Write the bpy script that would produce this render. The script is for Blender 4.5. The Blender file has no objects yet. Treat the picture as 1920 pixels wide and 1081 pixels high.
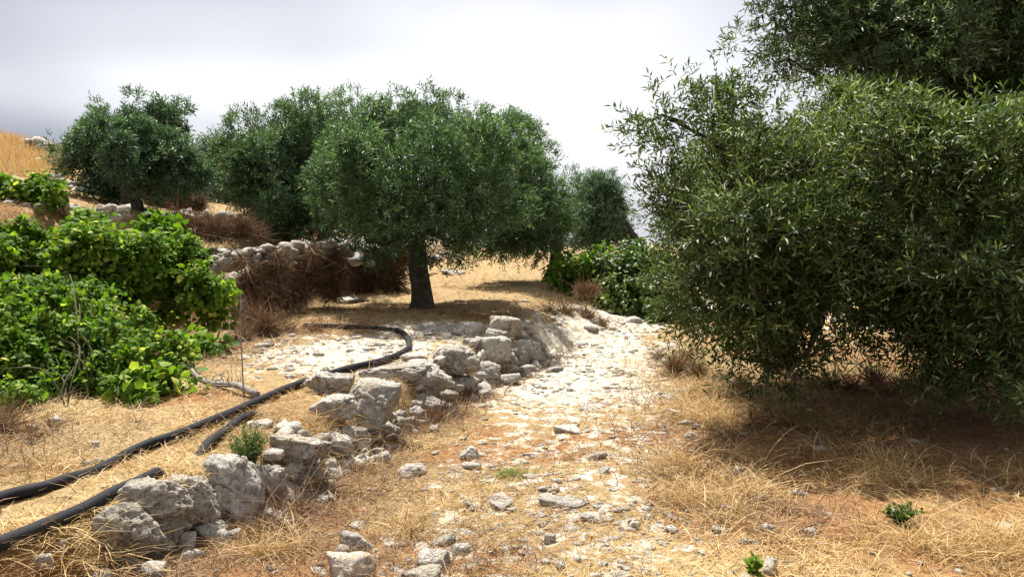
import bpy, bmesh, math
import numpy as np
from mathutils import Vector, Matrix

SC = bpy.context.scene
COL = SC.collection
R = math.radians

# ------------------------------------------------------------------ camera
F = 1500.0                      # focal length in pixels of the 1920 px wide photograph
CAMZ = 1.65
PITCH = math.atan(90.5 / F)
cam_d = bpy.data.cameras.new('camera')
cam_d.sensor_width = 36.0
cam_d.lens = 36.0 * F / 1920.0
cam_d.clip_start = 0.05
cam_d.clip_end = 6000
cam = bpy.data.objects.new('camera', cam_d)
cam.location = (0, 0, CAMZ)
cam.rotation_euler = (math.pi / 2 - PITCH, 0, 0)
COL.objects.link(cam)
SC.camera = cam

# ------------------------------------------------------------------ sky and sun
SUN_TO = Vector((-0.19, 0.47, 1.0)).normalized()
world = bpy.data.worlds.new('World')
SC.world = world
world.use_nodes = True
wt = world.node_tree
for n in list(wt.nodes):
    wt.nodes.remove(n)
wo = wt.nodes.new('ShaderNodeOutputWorld')
wb = wt.nodes.new('ShaderNodeBackground')
wb.inputs['Strength'].default_value = 0.1
sky = wt.nodes.new('ShaderNodeTexSky')
sky.sky_type = 'NISHITA'
sky.sun_disc = False
sky.sun_elevation = math.asin(SUN_TO.z)
sky.sun_rotation = math.atan2(SUN_TO.x, SUN_TO.y) % (2 * math.pi)
sky.dust_density = 2.0
geo = wt.nodes.new('ShaderNodeTexCoord')
sep = wt.nodes.new('ShaderNodeSeparateXYZ')
wt.links.new(geo.outputs['Generated'], sep.inputs[0])


def wmath(op, a, b=None):
    n = wt.nodes.new('ShaderNodeMath')
    n.operation = op
    for i, x in enumerate((a, b)):
        if x is None:
            continue
        if isinstance(x, (int, float)):
            n.inputs[i].default_value = x
        else:
            wt.links.new(x, n.inputs[i])
    return n.outputs[0]


zc = wmath('MAXIMUM', sep.outputs[2], 0.0)
den = wmath('ADD', zc, 0.22)
comb = wt.nodes.new('ShaderNodeCombineXYZ')
wt.links.new(wmath('DIVIDE', sep.outputs[0], den), comb.inputs[0])
wt.links.new(wmath('DIVIDE', sep.outputs[1], den), comb.inputs[1])
wn = wt.nodes.new('ShaderNodeTexNoise')
wn.inputs['Scale'].default_value = 0.45
wn.inputs['Detail'].default_value = 3.0
wn.inputs['Roughness'].default_value = 0.5
wmap = wt.nodes.new('ShaderNodeMapping')
wmap.inputs['Location'].default_value = (1.3, 0.3, 2.6)
wmap.inputs['Scale'].default_value = (-1, 1, 1)
wt.links.new(comb.outputs[0], wmap.inputs[0])
wt.links.new(wmap.outputs[0], wn.inputs['Vector'])
wr = wt.nodes.new('ShaderNodeValToRGB')          # cloud deck: grey bases to bright tops
wr.color_ramp.elements[0].position = 0.37
wr.color_ramp.elements[0].color = (1.35, 1.4, 1.75, 1)
wr.color_ramp.elements[1].position = 0.60
wr.color_ramp.elements[1].color = (4.25, 4.25, 4.35, 1)
wt.links.new(wn.outputs['Fac'], wr.inputs[0])
wmix = wt.nodes.new('ShaderNodeMix')
wmix.data_type = 'RGBA'
wmix.inputs[0].default_value = 0.93
wt.links.new(sky.outputs[0], wmix.inputs[6])
wt.links.new(wr.outputs[0], wmix.inputs[7])
wt.links.new(wmix.outputs[2], wb.inputs['Color'])
wt.links.new(wb.outputs[0], wo.inputs['Surface'])

sun_d = bpy.data.lights.new('sun', 'SUN')
sun_d.energy = 5.0
sun_d.angle = R(0.6)
sun_d.color = (1.0, 0.955, 0.88)
sun = bpy.data.objects.new('sun', sun_d)
sun.rotation_euler = SUN_TO.to_track_quat('Z', 'Y').to_euler()
sun.location = (-10, 15, 30)
COL.objects.link(sun)

SC.view_settings.view_transform = 'Standard'
SC.view_settings.look = 'None'
SC.view_settings.gamma = 1.0
SC.view_settings.exposure = 1.33
SC.view_settings.use_curve_mapping = False
SC.render.engine = 'CYCLES'
SC.cycles.max_bounces = 6
SC.cycles.diffuse_bounces = 3
SC.cycles.transmission_bounces = 3
SC.cycles.use_denoising = True

# ------------------------------------------------------------------ numpy helpers


def rng(s):
    return np.random.default_rng(s)


def norm(a):
    return a / np.maximum(np.linalg.norm(a, axis=-1, keepdims=True), 1e-9)


def smooth(a, b, x):
    t = np.clip((x - a) / (b - a), 0, 1)
    return t * t * (3 - 2 * t)


def _hash(ix, iy, iz, seed):
    h = (ix.astype(np.int64) * 374761393 + iy.astype(np.int64) * 668265263 + iz.astype(np.int64) * 1274126177 + seed * 974711) & 0xffffffff
    h = ((h ^ (h >> 13)) * 1274126177) & 0xffffffff
    h = ((h ^ (h >> 16)) * 2246822519) & 0xffffffff
    return ((h ^ (h >> 15)) & 0xffffff) / float(0xffffff)


def vnoise(p, seed=0):
    i = np.floor(p)
    f = p - i
    f = f * f * (3 - 2 * f)
    i = i.astype(np.int64)
    x, y, z = i[..., 0], i[..., 1], i[..., 2]
    out = 0
    for dx in (0, 1):
        wx = f[..., 0] if dx else 1 - f[..., 0]
        for dy in (0, 1):
            wy = f[..., 1] if dy else 1 - f[..., 1]
            for dz in (0, 1):
                wz = f[..., 2] if dz else 1 - f[..., 2]
                out = out + wx * wy * wz * _hash(x + dx, y + dy, z + dz, seed)
    return out


def fbm(p, octaves=4, seed=0, gain=0.5):
    s, a, t = 0.0, 1.0, 0.0
    for k in range(octaves):
        s = s + a * vnoise(p * (2.03 ** k) + 17.3 * k, seed + k)
        t += a
        a *= gain
    return s / t - 0.5


def n2(x, y, scale, octaves=3, seed=0):
    p = np.stack([np.asarray(x, float) * scale, np.asarray(y, float) * scale, np.zeros_like(np.asarray(x, float)) + 0.37], -1)
    return fbm(p, octaves, seed)


def make_mesh(name, verts, faces, tint=None, extra=None, smooth_shade=False):
    """faces: int array (n,3) or (n,4)"""
    verts = np.asarray(verts, np.float32)
    faces = np.asarray(faces, np.int32)
    k = faces.shape[1]
    me = bpy.data.meshes.new(name)
    me.vertices.add(len(verts))
    me.vertices.foreach_set('co', verts.ravel())
    me.loops.add(faces.size)
    me.loops.foreach_set('vertex_index', faces.ravel())
    me.polygons.add(len(faces))
    me.polygons.foreach_set('loop_start', np.arange(0, faces.size, k, dtype=np.int32))
    if smooth_shade:
        me.polygons.foreach_set('use_smooth', np.ones(len(faces), bool))
    for nm, a in (('tint', tint),) + tuple((extra or {}).items()):
        if a is not None:
            at = me.attributes.new(nm, 'FLOAT', 'POINT')
            at.data.foreach_set('value', np.asarray(a, np.float32))
    me.update(calc_edges=True)
    return me


def link(name, me, mat=None, parent=None, loc=None):
    o = bpy.data.objects.new(name, me)
    COL.objects.link(o)
    if mat is not None and me is not None and not len(me.materials):
        me.materials.append(mat)
    if parent is not None:
        o.parent = parent
    if loc is not None:
        o.location = loc
    return o


def tag(o, label=None, cat=None, group=None, kind=None):
    if label:
        o['label'] = label
    if cat:
        o['category'] = cat
    if group:
        o['group'] = group
    if kind:
        o['kind'] = kind
    return o


def thing(name, label, cat, loc, group=None):
    o = bpy.data.objects.new(name, None)
    o.empty_display_size = 0.2
    COL.objects.link(o)
    o.location = loc
    return tag(o, label, cat, group)


class Acc:
    """collects vertex / triangle / tint arrays into one mesh"""

    def __init__(self):
        self.v, self.f, self.t, self.n = [], [], [], 0

    def add(self, v, f, t):
        v = np.asarray(v, np.float32).reshape(-1, 3)
        self.v.append(v)
        self.f.append(np.asarray(f, np.int64) + self.n)
        self.t.append(np.broadcast_to(np.asarray(t, np.float32), (len(v),)))
        self.n += len(v)

    def mesh(self, name, off=(0, 0, 0), smooth_shade=False):
        v = np.concatenate(self.v) - np.asarray(off, np.float32)
        return make_mesh(name, v, np.concatenate(self.f), np.concatenate(self.t), smooth_shade=smooth_shade)


# ------------------------------------------------------------------ terrain
W1 = np.array([(-3.2, -6), (-2.75, 1.0), (-2.25, 3.0), (-1.89, 4.06), (-1.62, 4.55), (-1.36, 5.05), (-1.10, 6.35), (-0.72, 7.7), (-0.35, 8.84),
               (0.29, 10.76), (0.95, 12.6), (1.6, 15), (2.4, 18), (3.2, 24), (5, 60), (40, 400)], float)
W2 = np.array([(-60, -30), (-14, 5.2), (-8, 7.4), (-5.6, 8.9), (-4.45, 10.4), (-3.9, 12.0), (-3.45, 14.2), (-3.2, 16.5), (-3.3, 19), (-3.0, 24),
               (-1.5, 32), (-2, 60), (-10, 400)], float)


def sdist(x, y, L):
    """signed distance to polyline, positive on its left"""
    best = np.full(np.shape(x), 1e18)
    sg = np.ones(np.shape(x))
    for (ax, ay), (bx, by) in zip(L[:-1], L[1:]):
        dx, dy = bx - ax, by - ay
        t = np.clip(((x - ax) * dx + (y - ay) * dy) / (dx * dx + dy * dy), 0, 1)
        ex, ey = x - ax - t * dx, y - ay - t * dy
        d = ex * ex + ey * ey
        m = d < best
        best = np.where(m, d, best)
        sg = np.where(m, np.where(dx * ey - dy * ex >= 0, 1.0, -1.0), sg)
    return np.sqrt(best) * sg


def H0(x, y):
    x = np.asarray(x, float)
    y = np.asarray(y, float)
    base = 0.028 * np.maximum(y - 13, 0) * (y < 40) + np.where(y >= 40, 0.756 - 0.12 * (y - 40), 0)
    base = np.maximum(base, -25)
    s1 = sdist(x, y, W1)
    wid = 0.16 + 1.6 * smooth(10.8, 15, y) + 3 * smooth(17, 26, y)
    lev = 0.30 + 0.022 * np.clip(y - 4, -3, 8)
    far = 1 - smooth(26, 45, y)
    h = base + lev * far * smooth(-0.05 - 0.6 * (wid - 0.16), wid + 0.04, s1)
    s2 = sdist(x, y, W2)
    h = h + far * 0 + (0.72 * smooth(-0.05, 0.55, s2) + 0.085 * np.clip(s2, 0, 6)) * (1 - smooth(40, 70, y))
    s3 = s2 - 3.4 - 0.25 * np.sin(x * 1.3) - 0.03 * np.clip(y - 14, -9, 9)
    h = h + (0.55 * smooth(0, 0.5, s3) + 0.10 * np.clip(s3, 0, 5) + 0.23 * np.clip(s3 - 5.0, 0, 22)) * (1 - smooth(40, 70, y))
    # bank on the right under the trees
    h = h + 0.35 * smooth(4.2, 9.0, x) * smooth(5.5, 10, y) * (1 - smooth(11.5, 14, y))
    # mound at the end of the low wall
    h = h + 0.22 * np.exp(-(((x - 1.0) / 0.8) ** 2 + ((y - 13.6) / 1.1) ** 2))
    return h


def H(x, y):
    x = np.asarray(x, float)
    y = np.asarray(y, float)
    near = 1 - smooth(25, 60, np.abs(y))
    h = H0(x, y)
    h = h + 0.20 * n2(x, y, 0.42, 3, 5) * smooth(5, 12, np.hypot(x, y)) * near
    h = h + 0.10 * n2(x, y, 1.3, 3, 9) * near + 0.055 * n2(x, y, 5.0, 3, 11) * near
    return h


def ray(u, v):
    """direction of the pixel (photo coordinates), scaled to unit forward y"""
    cp, sp = math.cos(PITCH), math.sin(PITCH)
    a, b = (u - 960.0) / F, (540.5 - v) / F
    d = np.array([a, cp + b * sp, -sp + b * cp])
    return d / d[1]


def at(u, v, y):
    """point of that pixel at forward distance y"""
    d = ray(u, v)
    return np.array([d[0] * y, y, CAMZ + d[2] * y])


def G(u, v):
    """where the pixel's ray meets the terrain"""
    d = ray(u, v)
    ys = np.concatenate([np.arange(1.5, 20, 0.01), np.arange(20, 120, 0.05)])
    z = CAMZ + d[2] * ys
    hit = np.nonzero(z <= H(d[0] * ys, ys))[0]
    y = ys[hit[0]] if len(hit) else 60.0
    x = d[0] * y
    return np.array([x, y, float(H(np.array([x]), np.array([y]))[0])])


def hz(x, y):
    return float(H(np.array([x]), np.array([y]))[0])


PATH_C = np.array([(-0.35, -8), (-0.15, 2.0), (0.1, 4.5), (0.5, 7.0), (0.98, 10.0), (1.35, 12.5), (2.0, 15.5), (4.2, 18), (9, 19.5), (30, 22)], float)
PATH_W = 1.0


def seg_dist(x, y, L):
    return np.abs(sdist(x, y, L))


def path_mask(x, y):
    d = seg_dist(x, y, PATH_C)
    return smooth(PATH_W + 0.25, PATH_W - 0.35, d + 1.1 * n2(x, y, 1.1, 3, 21))


def blob(x, y, cx, cy, rx, ry):
    return np.exp(-(((x - cx) / rx) ** 2 + ((y - cy) / ry) ** 2))


def pale_mask(x, y):
    """bare pale limestone rubble: path, patch on the terrace, top of the second terrace"""
    p = path_mask(x, y) * (0.40 + 0.46 * smooth(6.5, 9.5, y))
    p = np.maximum(p, 1.1 * blob(x, y, -1.75, 8.9, 1.1, 1.5))
    p = np.maximum(p, 1.0 * blob(x, y, -0.9, 10.6, 1.0, 1.0))
    p = np.maximum(p, 0.9 * blob(x, y, 9, 15, 3.0, 2.5))
    s2 = sdist(x, y, W2)
    p = np.maximum(p, 0.95 * smooth(0.15, 0.6, s2) * (1 - smooth(2.0, 3.0, s2)))
    return np.clip(p, 0, 1)


def red_shade_mask(x, y):
    """bare red-brown soil"""
    r = smooth(-0.02, 0.16, n2(x, y, 0.8, 3, 33))
    r = np.maximum(r * 0.75 * (1 - 0.6 * smooth(11, 14, y)), blob(x, y, 0.75, 6.55, 0.75, 0.30) * 1.2)
    r = np.maximum(r, blob(x, y, 1.75, 4.6, 0.9, 0.7))
    r = np.maximum(r, blob(x, y, 3.4, 6.0, 1.7, 1.3))  # darker soil under the right olive, painted in to deepen its shadow
    return np.clip(r, 0, 1)


def build_ground():
    def axis(a, b, fine, lo, hi, grow):
        mid = np.arange(a, b + 1e-6, fine)
        s, up = fine, []
        v = b
        while v < hi:
            s *= grow
            v += s
            up.append(v)
        s, dn = fine, []
        v = a
        while v > lo:
            s *= grow
            v -= s
            dn.append(v)
        return np.concatenate([np.array(dn[::-1]), mid, np.array(up)])
    xs = axis(-5.5, 5.2, 0.058, -2500, 2500, 1.08)
    ys = axis(2.9, 14.5, 0.058, -300, 4000, 1.07)
    X, Y = np.meshgrid(xs, ys)
    Z = H(X, Y)
    P = path_mask(X, Y)
    pale = pale_mask(X, Y)
    # rubble relief where the rock is bare
    Z = Z + 0.05 * pale * np.abs(n2(X, Y, 7.0, 3, 41)) * 2 * (np.abs(Y) < 30)
    V = np.stack([X, Y, Z], -1).reshape(-1, 3)
    ny, nx = X.shape
    idx = np.arange(nx * ny).reshape(ny, nx)
    q = np.stack([idx[:-1, :-1], idx[:-1, 1:], idx[1:, 1:], idx[1:, :-1]], -1).reshape(-1, 4)
    pm = P.reshape(-1)[q].mean(1) > 0.5
    red = red_shade_mask(X, Y).reshape(-1)
    for name, sel in (('ground', ~pm), ('path', pm)):
        fq = q[sel]
        used, inv = np.unique(fq, return_inverse=True)
        me = make_mesh(name, V[used], inv.reshape(-1, 4), extra={'pale': pale.reshape(-1)[used], 'red': red[used]}, smooth_shade=True)
        o = link(name, me, M['ground'])
        tag(o, kind='structure')
        OBJ[name] = o


# ------------------------------------------------------------------ materials
M = {}
OBJ = {}


class NT:
    def __init__(self, name):
        self.m = bpy.data.materials.new(name)
        self.m.use_nodes = True
        self.t = self.m.node_tree
        self.b = self.t.nodes['Principled BSDF']
        self.out = self.t.nodes['Material Output']

    def n(self, kind, **kw):
        x = self.t.nodes.new('ShaderNode' + kind)
        for k, v in kw.items():
            if k in x.inputs:
                x.inputs[k].default_value = v
            else:
                setattr(x, k, v)
        return x

    def l(self, a, b):
        self.t.links.new(a, b)

    def noise(self, scale, detail=4, rough=0.55, vec=None, dist=0.0):
        x = self.n('TexNoise')
        x.inputs['Scale'].default_value = scale
        x.inputs['Detail'].default_value = detail
        x.inputs['Roughness'].default_value = rough
        x.inputs['Distortion'].default_value = dist
        self.l(vec if vec is not None else self.co(), x.inputs['Vector'])
        return x.outputs['Fac']

    def co(self):
        if not hasattr(self, '_co'):
            self._co = self.n('TexCoord').outputs['Object']
        return self._co

    def ramp(self, fac, *stops):
        x = self.n('ValToRGB')
        cr = x.color_ramp
        while len(cr.elements) < len(stops):
            cr.elements.new(0.5)
        for e, (p, c) in zip(cr.elements, stops):
            e.position = p
            e.color = (*c, 1) if not isinstance(c, (int, float)) else (c, c, c, 1)
        self.l(fac, x.inputs[0])
        return x.outputs[0]

    def mix(self, fac, a, b, mode='MIX'):
        x = self.n('Mix')
        x.data_type = 'RGBA'
        x.blend_type = mode
        for i, s in ((0, fac), (6, a), (7, b)):
            if isinstance(s, (int, float)):
                x.inputs[i].default_value = s
            elif isinstance(s, tuple):
                x.inputs[i].default_value = (*s, 1)
            else:
                self.l(s, x.inputs[i])
        return x.outputs[2]

    def math(self, op, a, b=0.0, clamp=False):
        x = self.n('Math')
        x.operation = op
        x.use_clamp = clamp
        for i, s in enumerate((a, b)):
            if isinstance(s, (int, float)):
                x.inputs[i].default_value = s
            else:
                self.l(s, x.inputs[i])
        return x.outputs[0]

    def attr(self, name):
        x = self.n('Attribute')
        x.attribute_name = name
        return x.outputs['Fac']

    def bump(self, height, strength=0.5, dist=0.02, prev=None):
        x = self.n('Bump')
        x.inputs['Strength'].default_value = strength
        x.inputs['Distance'].default_value = dist
        self.l(height, x.inputs['Height'])
        if prev is not None:
            self.l(prev, x.inputs['Normal'])
        return x.outputs[0]

    def done(self, color, rough=0.9, normal=None, spec=0.3, trans=0.0, tcol=None):
        if isinstance(color, tuple):
            self.b.inputs['Base Color'].default_value = (*color, 1)
        else:
            self.l(color, self.b.inputs['Base Color'])
        if isinstance(rough, (int, float)):
            self.b.inputs['Roughness'].default_value = rough
        else:
            self.l(rough, self.b.inputs['Roughness'])
        self.b.inputs['Specular IOR Level'].default_value = spec
        if normal is not None:
            self.l(normal, self.b.inputs['Normal'])
        if trans > 0:
            tr = self.n('BsdfTranslucent')
            self.l(tcol if tcol is not None else color, tr.inputs['Color'])
            mx = self.n('MixShader')
            mx.inputs[0].default_value = trans
            self.l(self.b.outputs[0], mx.inputs[1])
            self.l(tr.outputs[0], mx.inputs[2])
            self.l(mx.outputs[0], self.out.inputs['Surface'])
        return self.m


def build_materials():
    # ground: red soil, matted straw, pale limestone rubble
    t = NT('dry_ground')
    pale, red = t.attr('pale'), t.attr('red')
    nb = t.noise(1.7, 5)
    nf = t.noise(24, 6, 0.65)
    nm = t.noise(6.5, 5, 0.6)
    soil = t.ramp(nf, (0.25, (0.105, 0.050, 0.020)), (0.5, (0.225, 0.115, 0.048)), (0.75, (0.330, 0.190, 0.085)))
    straw = t.ramp(nf, (0.25, (0.148, 0.092, 0.041)), (0.5, (0.266, 0.185, 0.089)), (0.72, (0.385, 0.296, 0.155)))
    rm = t.math('ADD', red, t.math('MULTIPLY', t.math('SUBTRACT', nm, 0.5), 1.3))
    col = t.mix(t.ramp(rm, (0.25, 0.0), (0.6, 1.0)), straw, soil)
    vo = t.n('TexVoronoi')
    vo.inputs['Scale'].default_value = 15
    vo.feature = 'F1'
    wv = t.n('Mix')
    wv.data_type = 'VECTOR'
    wv.inputs[0].default_value = 0.12
    t.l(t.co(), wv.inputs[4])
    nv = t.n('TexNoise')
    nv.inputs['Scale'].default_value = 9
    t.l(t.co(), nv.inputs['Vector'])
    t.l(nv.outputs['Color'], wv.inputs[5])
    t.l(wv.outputs[1], vo.inputs['Vector'])
    rock = t.ramp(t.noise(11, 6, 0.65), (0.25, (0.279, 0.226, 0.150)), (0.40, (0.449, 0.399, 0.307)), (0.58, (0.557, 0.512, 0.428)))
    rock = t.mix(t.ramp(vo.outputs['Distance'], (0.5, 0.0), (0.85, 0.6)), rock, (0.258, 0.181, 0.099))
    pm = t.math('ADD', pale, t.math('MULTIPLY', t.math('SUBTRACT', nm, 0.5), 2.2))
    col = t.mix(t.ramp(pm, (0.42, 0.0), (0.58, 1.0)), col, rock)
    h = t.math('ADD', t.noise(38, 5, 0.7), t.math('MULTIPLY', vo.outputs['Distance'], t.math('MULTIPLY', pale, -0.8)))
    M['ground'] = t.done(col, 0.95, t.bump(h, 0.8, 0.03), 0.15)

    # weathered limestone
    def stone(name, light, mid, dark, stain):
        t = NT(name)
        inf = t.n('ObjectInfo').outputs['Random']
        geo = t.n('NewGeometry').outputs['Position']
        a = t.noise(6, 6, 0.62, geo)
        b = t.noise(32, 6, 0.7, geo)
        c = t.ramp(a, (0.27, dark), (0.40, mid), (0.54, light))
        c = t.mix(t.ramp(b, (0.42, 0.55), (0.56, 0.0)), c, dark)
        c = t.mix(t.ramp(t.noise(3.2, 4, 0.5, geo), (0.56, 0.0), (0.70, 0.55)), c, stain)
        pit = t.n('TexVoronoi')
        pit.inputs['Scale'].default_value = 30
        t.l(geo, pit.inputs['Vector'])
        pm = t.math('MULTIPLY', t.ramp(pit.outputs['Distance'], (0.12, 1.0), (0.26, 0.0)), t.ramp(t.noise(7, 3, 0.5, geo), (0.48, 0.0), (0.6, 1.0)))
        c = t.mix(t.math('MULTIPLY', pm, 0.6), c, (0.07, 0.06, 0.055))
        ck = t.n('TexVoronoi')
        ck.feature = 'DISTANCE_TO_EDGE'
        ck.inputs['Scale'].default_value = 7
        wp = t.n('Mix')
        wp.data_type = 'VECTOR'
        wp.inputs[0].default_value = 0.22
        nv = t.n('TexNoise')
        nv.inputs['Scale'].default_value = 6
        nv.inputs['Detail'].default_value = 4
        t.l(geo, nv.inputs['Vector'])
        t.l(geo, wp.inputs[4])
        t.l(nv.outputs['Color'], wp.inputs[5])
        t.l(wp.outputs[1], ck.inputs['Vector'])
        cm = t.math('MULTIPLY', t.ramp(ck.outputs['Distance'], (0.0, 1.0), (0.045, 0.0)), t.ramp(t.noise(4.3, 3, 0.5, geo), (0.53, 0.0), (0.64, 1.0)))
        c = t.mix(t.math('MULTIPLY', cm, 0.45), c, (0.06, 0.05, 0.045))
        pm = t.math('MAXIMUM', pm, cm)
        hv = t.n('HueSaturation')
        t.l(c, hv.inputs['Color'])
        t.l(t.math('ADD', t.math('MULTIPLY', inf, 0.3), 0.82), hv.inputs['Value'])
        hgt = t.math('SUBTRACT', t.math('ADD', t.math('MULTIPLY', a, 0.7), t.math('ADD', t.math('MULTIPLY', b, 0.8), t.math('MULTIPLY', t.noise(95, 4, 0.7, geo), 0.45))), t.math('MULTIPLY', pm, 0.6))
        return t.done(hv.outputs[0], 0.92, t.bump(hgt, 1.0, 0.045), 0.2)
    M['stone'] = stone('weathered_limestone', (0.603, 0.567, 0.504), (0.460, 0.430, 0.381), (0.194, 0.177, 0.154), (0.390, 0.310, 0.204))
    M['stone_grey'] = stone('grey_limestone', (0.533, 0.487, 0.410), (0.385, 0.350, 0.295), (0.175, 0.154, 0.131), (0.385, 0.319, 0.230))
    M['stone_pale'] = stone('pale_limestone', (0.607, 0.574, 0.508), (0.525, 0.492, 0.426), (0.295, 0.262, 0.205), (0.410, 0.328, 0.221))
    M['stone_ochre'] = stone('ochre_stained_limestone', (0.590, 0.541, 0.451), (0.508, 0.410, 0.262), (0.344, 0.197, 0.074), (0.451, 0.246, 0.082))

    def leaf(name, *stops, rough=0.50, trans=0.30, spec=0.35, tmul=(1.2, 1.35, 0.7)):
        t = NT(name)
        c = t.ramp(t.attr('tint'), *stops)
        tc = t.mix(1.0, c, tmul, 'MULTIPLY')
        M[name] = t.done(c, rough, None, spec, trans, tc)
    leaf('olive_leaf', (0.0, (0.022, 0.041, 0.008)), (0.55, (0.053, 0.089, 0.019)), (0.85, (0.138, 0.165, 0.057)), (1.0, (0.259, 0.295, 0.144)))
    leaf('olive_leaf_tall', (0.0, (0.022, 0.044, 0.015)), (0.52, (0.057, 0.097, 0.035)), (0.86, (0.126, 0.168, 0.080)), (1.0, (0.252, 0.286, 0.168)))
    leaf('olive_leaf_cool', (0.0, (0.022, 0.049, 0.025)), (0.5, (0.055, 0.108, 0.052)), (0.85, (0.118, 0.185, 0.101)), (1.0, (0.202, 0.260, 0.168)))
    leaf('olive_leaf_mid', (0.0, (0.022, 0.050, 0.018)), (0.5, (0.059, 0.113, 0.044)), (0.85, (0.126, 0.193, 0.092)), (1.0, (0.210, 0.277, 0.151)))
    leaf('vine_leaf', (0.0, (0.036, 0.084, 0.009)), (0.5, (0.088, 0.166, 0.014)), (0.85, (0.210, 0.291, 0.035)), (1.0, (0.421, 0.437, 0.092)), trans=0.4, rough=0.7, spec=0.2, tmul=(1.2, 1.4, 0.5))
    leaf('shrub_leaf', (0.0, (0.026, 0.058, 0.009)), (0.5, (0.065, 0.116, 0.020)), (0.85, (0.131, 0.178, 0.040)), (1.0, (0.243, 0.247, 0.087)), trans=0.3)
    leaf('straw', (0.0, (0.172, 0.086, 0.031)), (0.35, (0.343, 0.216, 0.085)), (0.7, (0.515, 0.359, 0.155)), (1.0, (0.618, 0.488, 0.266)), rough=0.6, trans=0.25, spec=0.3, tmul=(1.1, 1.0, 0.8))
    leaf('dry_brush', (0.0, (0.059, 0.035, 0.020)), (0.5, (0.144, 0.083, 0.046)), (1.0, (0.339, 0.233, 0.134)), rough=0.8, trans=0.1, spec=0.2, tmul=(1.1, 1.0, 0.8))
    leaf('green_grass', (0.0, (0.084, 0.126, 0.025)), (0.6, (0.185, 0.227, 0.050)), (1.0, (0.353, 0.336, 0.118)), trans=0.3)

    t = NT('olive_bark')
    a = t.noise(9, 6, 0.65)
    wv = t.n('TexWave')
    wv.inputs['Scale'].default_value = 5
    wv.inputs['Distortion'].default_value = 9
    wv.inputs['Detail'].default_value = 4
    t.l(t.co(), wv.inputs['Vector'])
    c = t.ramp(a, (0.3, (0.035, 0.028, 0.022)), (0.55, (0.085, 0.07, 0.056)), (0.75, (0.17, 0.145, 0.12)))
    hgt = t.math('ADD', a, t.math('MULTIPLY', wv.outputs['Fac'], 0.5))
    M['bark'] = t.done(c, 0.95, t.bump(hgt, 1.0, 0.05), 0.15)

    t = NT('vine_cane')
    a = t.noise(40, 4, 0.6)
    M['cane'] = t.done(t.ramp(a, (0.3, (0.035, 0.032, 0.014)), (0.7, (0.075, 0.068, 0.028))), 0.8, None, 0.2)

    t = NT('grey_dead_wood')
    a = t.noise(30, 5, 0.6)
    M['deadwood'] = t.done(t.ramp(a, (0.3, (0.12, 0.10, 0.085)), (0.7, (0.30, 0.27, 0.235))), 0.9, t.bump(a, 0.6, 0.01), 0.2)

    t = NT('black_polyethylene')
    a = t.noise(7, 5, 0.6)
    a = t.math('ADD', t.math('MULTIPLY', a, 0.75), t.math('MULTIPLY', t.noise(1.9, 3, 0.5), 0.3))
    c = t.ramp(a, (0.35, (0.010, 0.010, 0.013)), (0.55, (0.017, 0.017, 0.021)), (0.80, (0.05, 0.045, 0.038)))
    M['pipe'] = t.done(c, t.ramp(a, (0.3, 0.62), (0.7, 0.85)), t.bump(t.noise(60, 3), 0.2, 0.004), 0.12)


# ------------------------------------------------------------------ shape builders
_ICO = {}


def ico(sub):
    if sub not in _ICO:
        bm = bmesh.new()
        bmesh.ops.create_icosphere(bm, subdivisions=sub, radius=1)
        v = np.array([x.co[:] for x in bm.verts])
        f = np.array([[q.index for q in p.verts] for p in bm.faces])
        bm.free()
        _ICO[sub] = (norm(v), f)
    return _ICO[sub]


def rock_shape(seed, sub=4, cuts=11, rough=0.10, flat=0.0):
    """a chipped block: a sphere cut by random planes, then worn; unit half extents"""
    g = rng(seed)
    d, f = ico(sub)
    n = norm(g.normal(size=(cuts, 3)))
    off = g.uniform(0.48, 0.92, cuts)
    n = norm(np.concatenate([n, [[0.05, 0, 1], [0, 0.05, -1]]]))
    off = np.concatenate([off, [0.72 - flat * 0.25, 0.75]])
    w = d + 0.16 * np.stack([fbm(d * 2.2 + seed * 3.1 + k * 9, 2, seed + k) for k in range(3)], -1)
    dot = w @ n.T
    r = np.where(dot > 0.05, off / np.maximum(dot, 0.05), 9)
    k = 34.0 if sub > 2 else 60.0
    rs = -np.log(np.exp(-k * np.minimum(r, 3)).sum(1) + math.exp(-k * 1.15)) / k
    p = d * rs[:, None]
    q = p + seed * 7.13
    nn = fbm(q * 1.7, 3, seed) * 1.2 * rough + fbm(q * 6, 4, seed + 9, 0.65) * 0.9 * rough
    crease = smooth(0.0, 0.07, np.abs(fbm(q * 2.3, 2, seed + 4)))
    pits = smooth(0.10, 0.24, fbm(q * 9, 2, seed + 14)) * 0.9
    p = p * (1 + nn + rough * (0.75 * crease - 0.75) - rough * pits)[:, None]
    lo, hi = p.min(0), p.max(0)
    p = (p - (lo + hi) / 2) / ((hi - lo) / 2)
    return p, f


def rock_mesh(name, seed, hx, hy, hzz, sub=4, rough=0.10, flat=0.0, rotz=0.0, tilt=(0, 0)):
    p, f = rock_shape(seed, sub, 10, rough, flat)
    p = p * np.array([hx, hy, hzz])
    m = np.array((Matrix.Rotation(rotz, 3, 'Z') @ Matrix.Rotation(tilt[0], 3, 'X') @ Matrix.Rotation(tilt[1], 3, 'Y')))
    p = p @ m.T
    return make_mesh(name, p, f, smooth_shade=sub >= 3)


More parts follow.
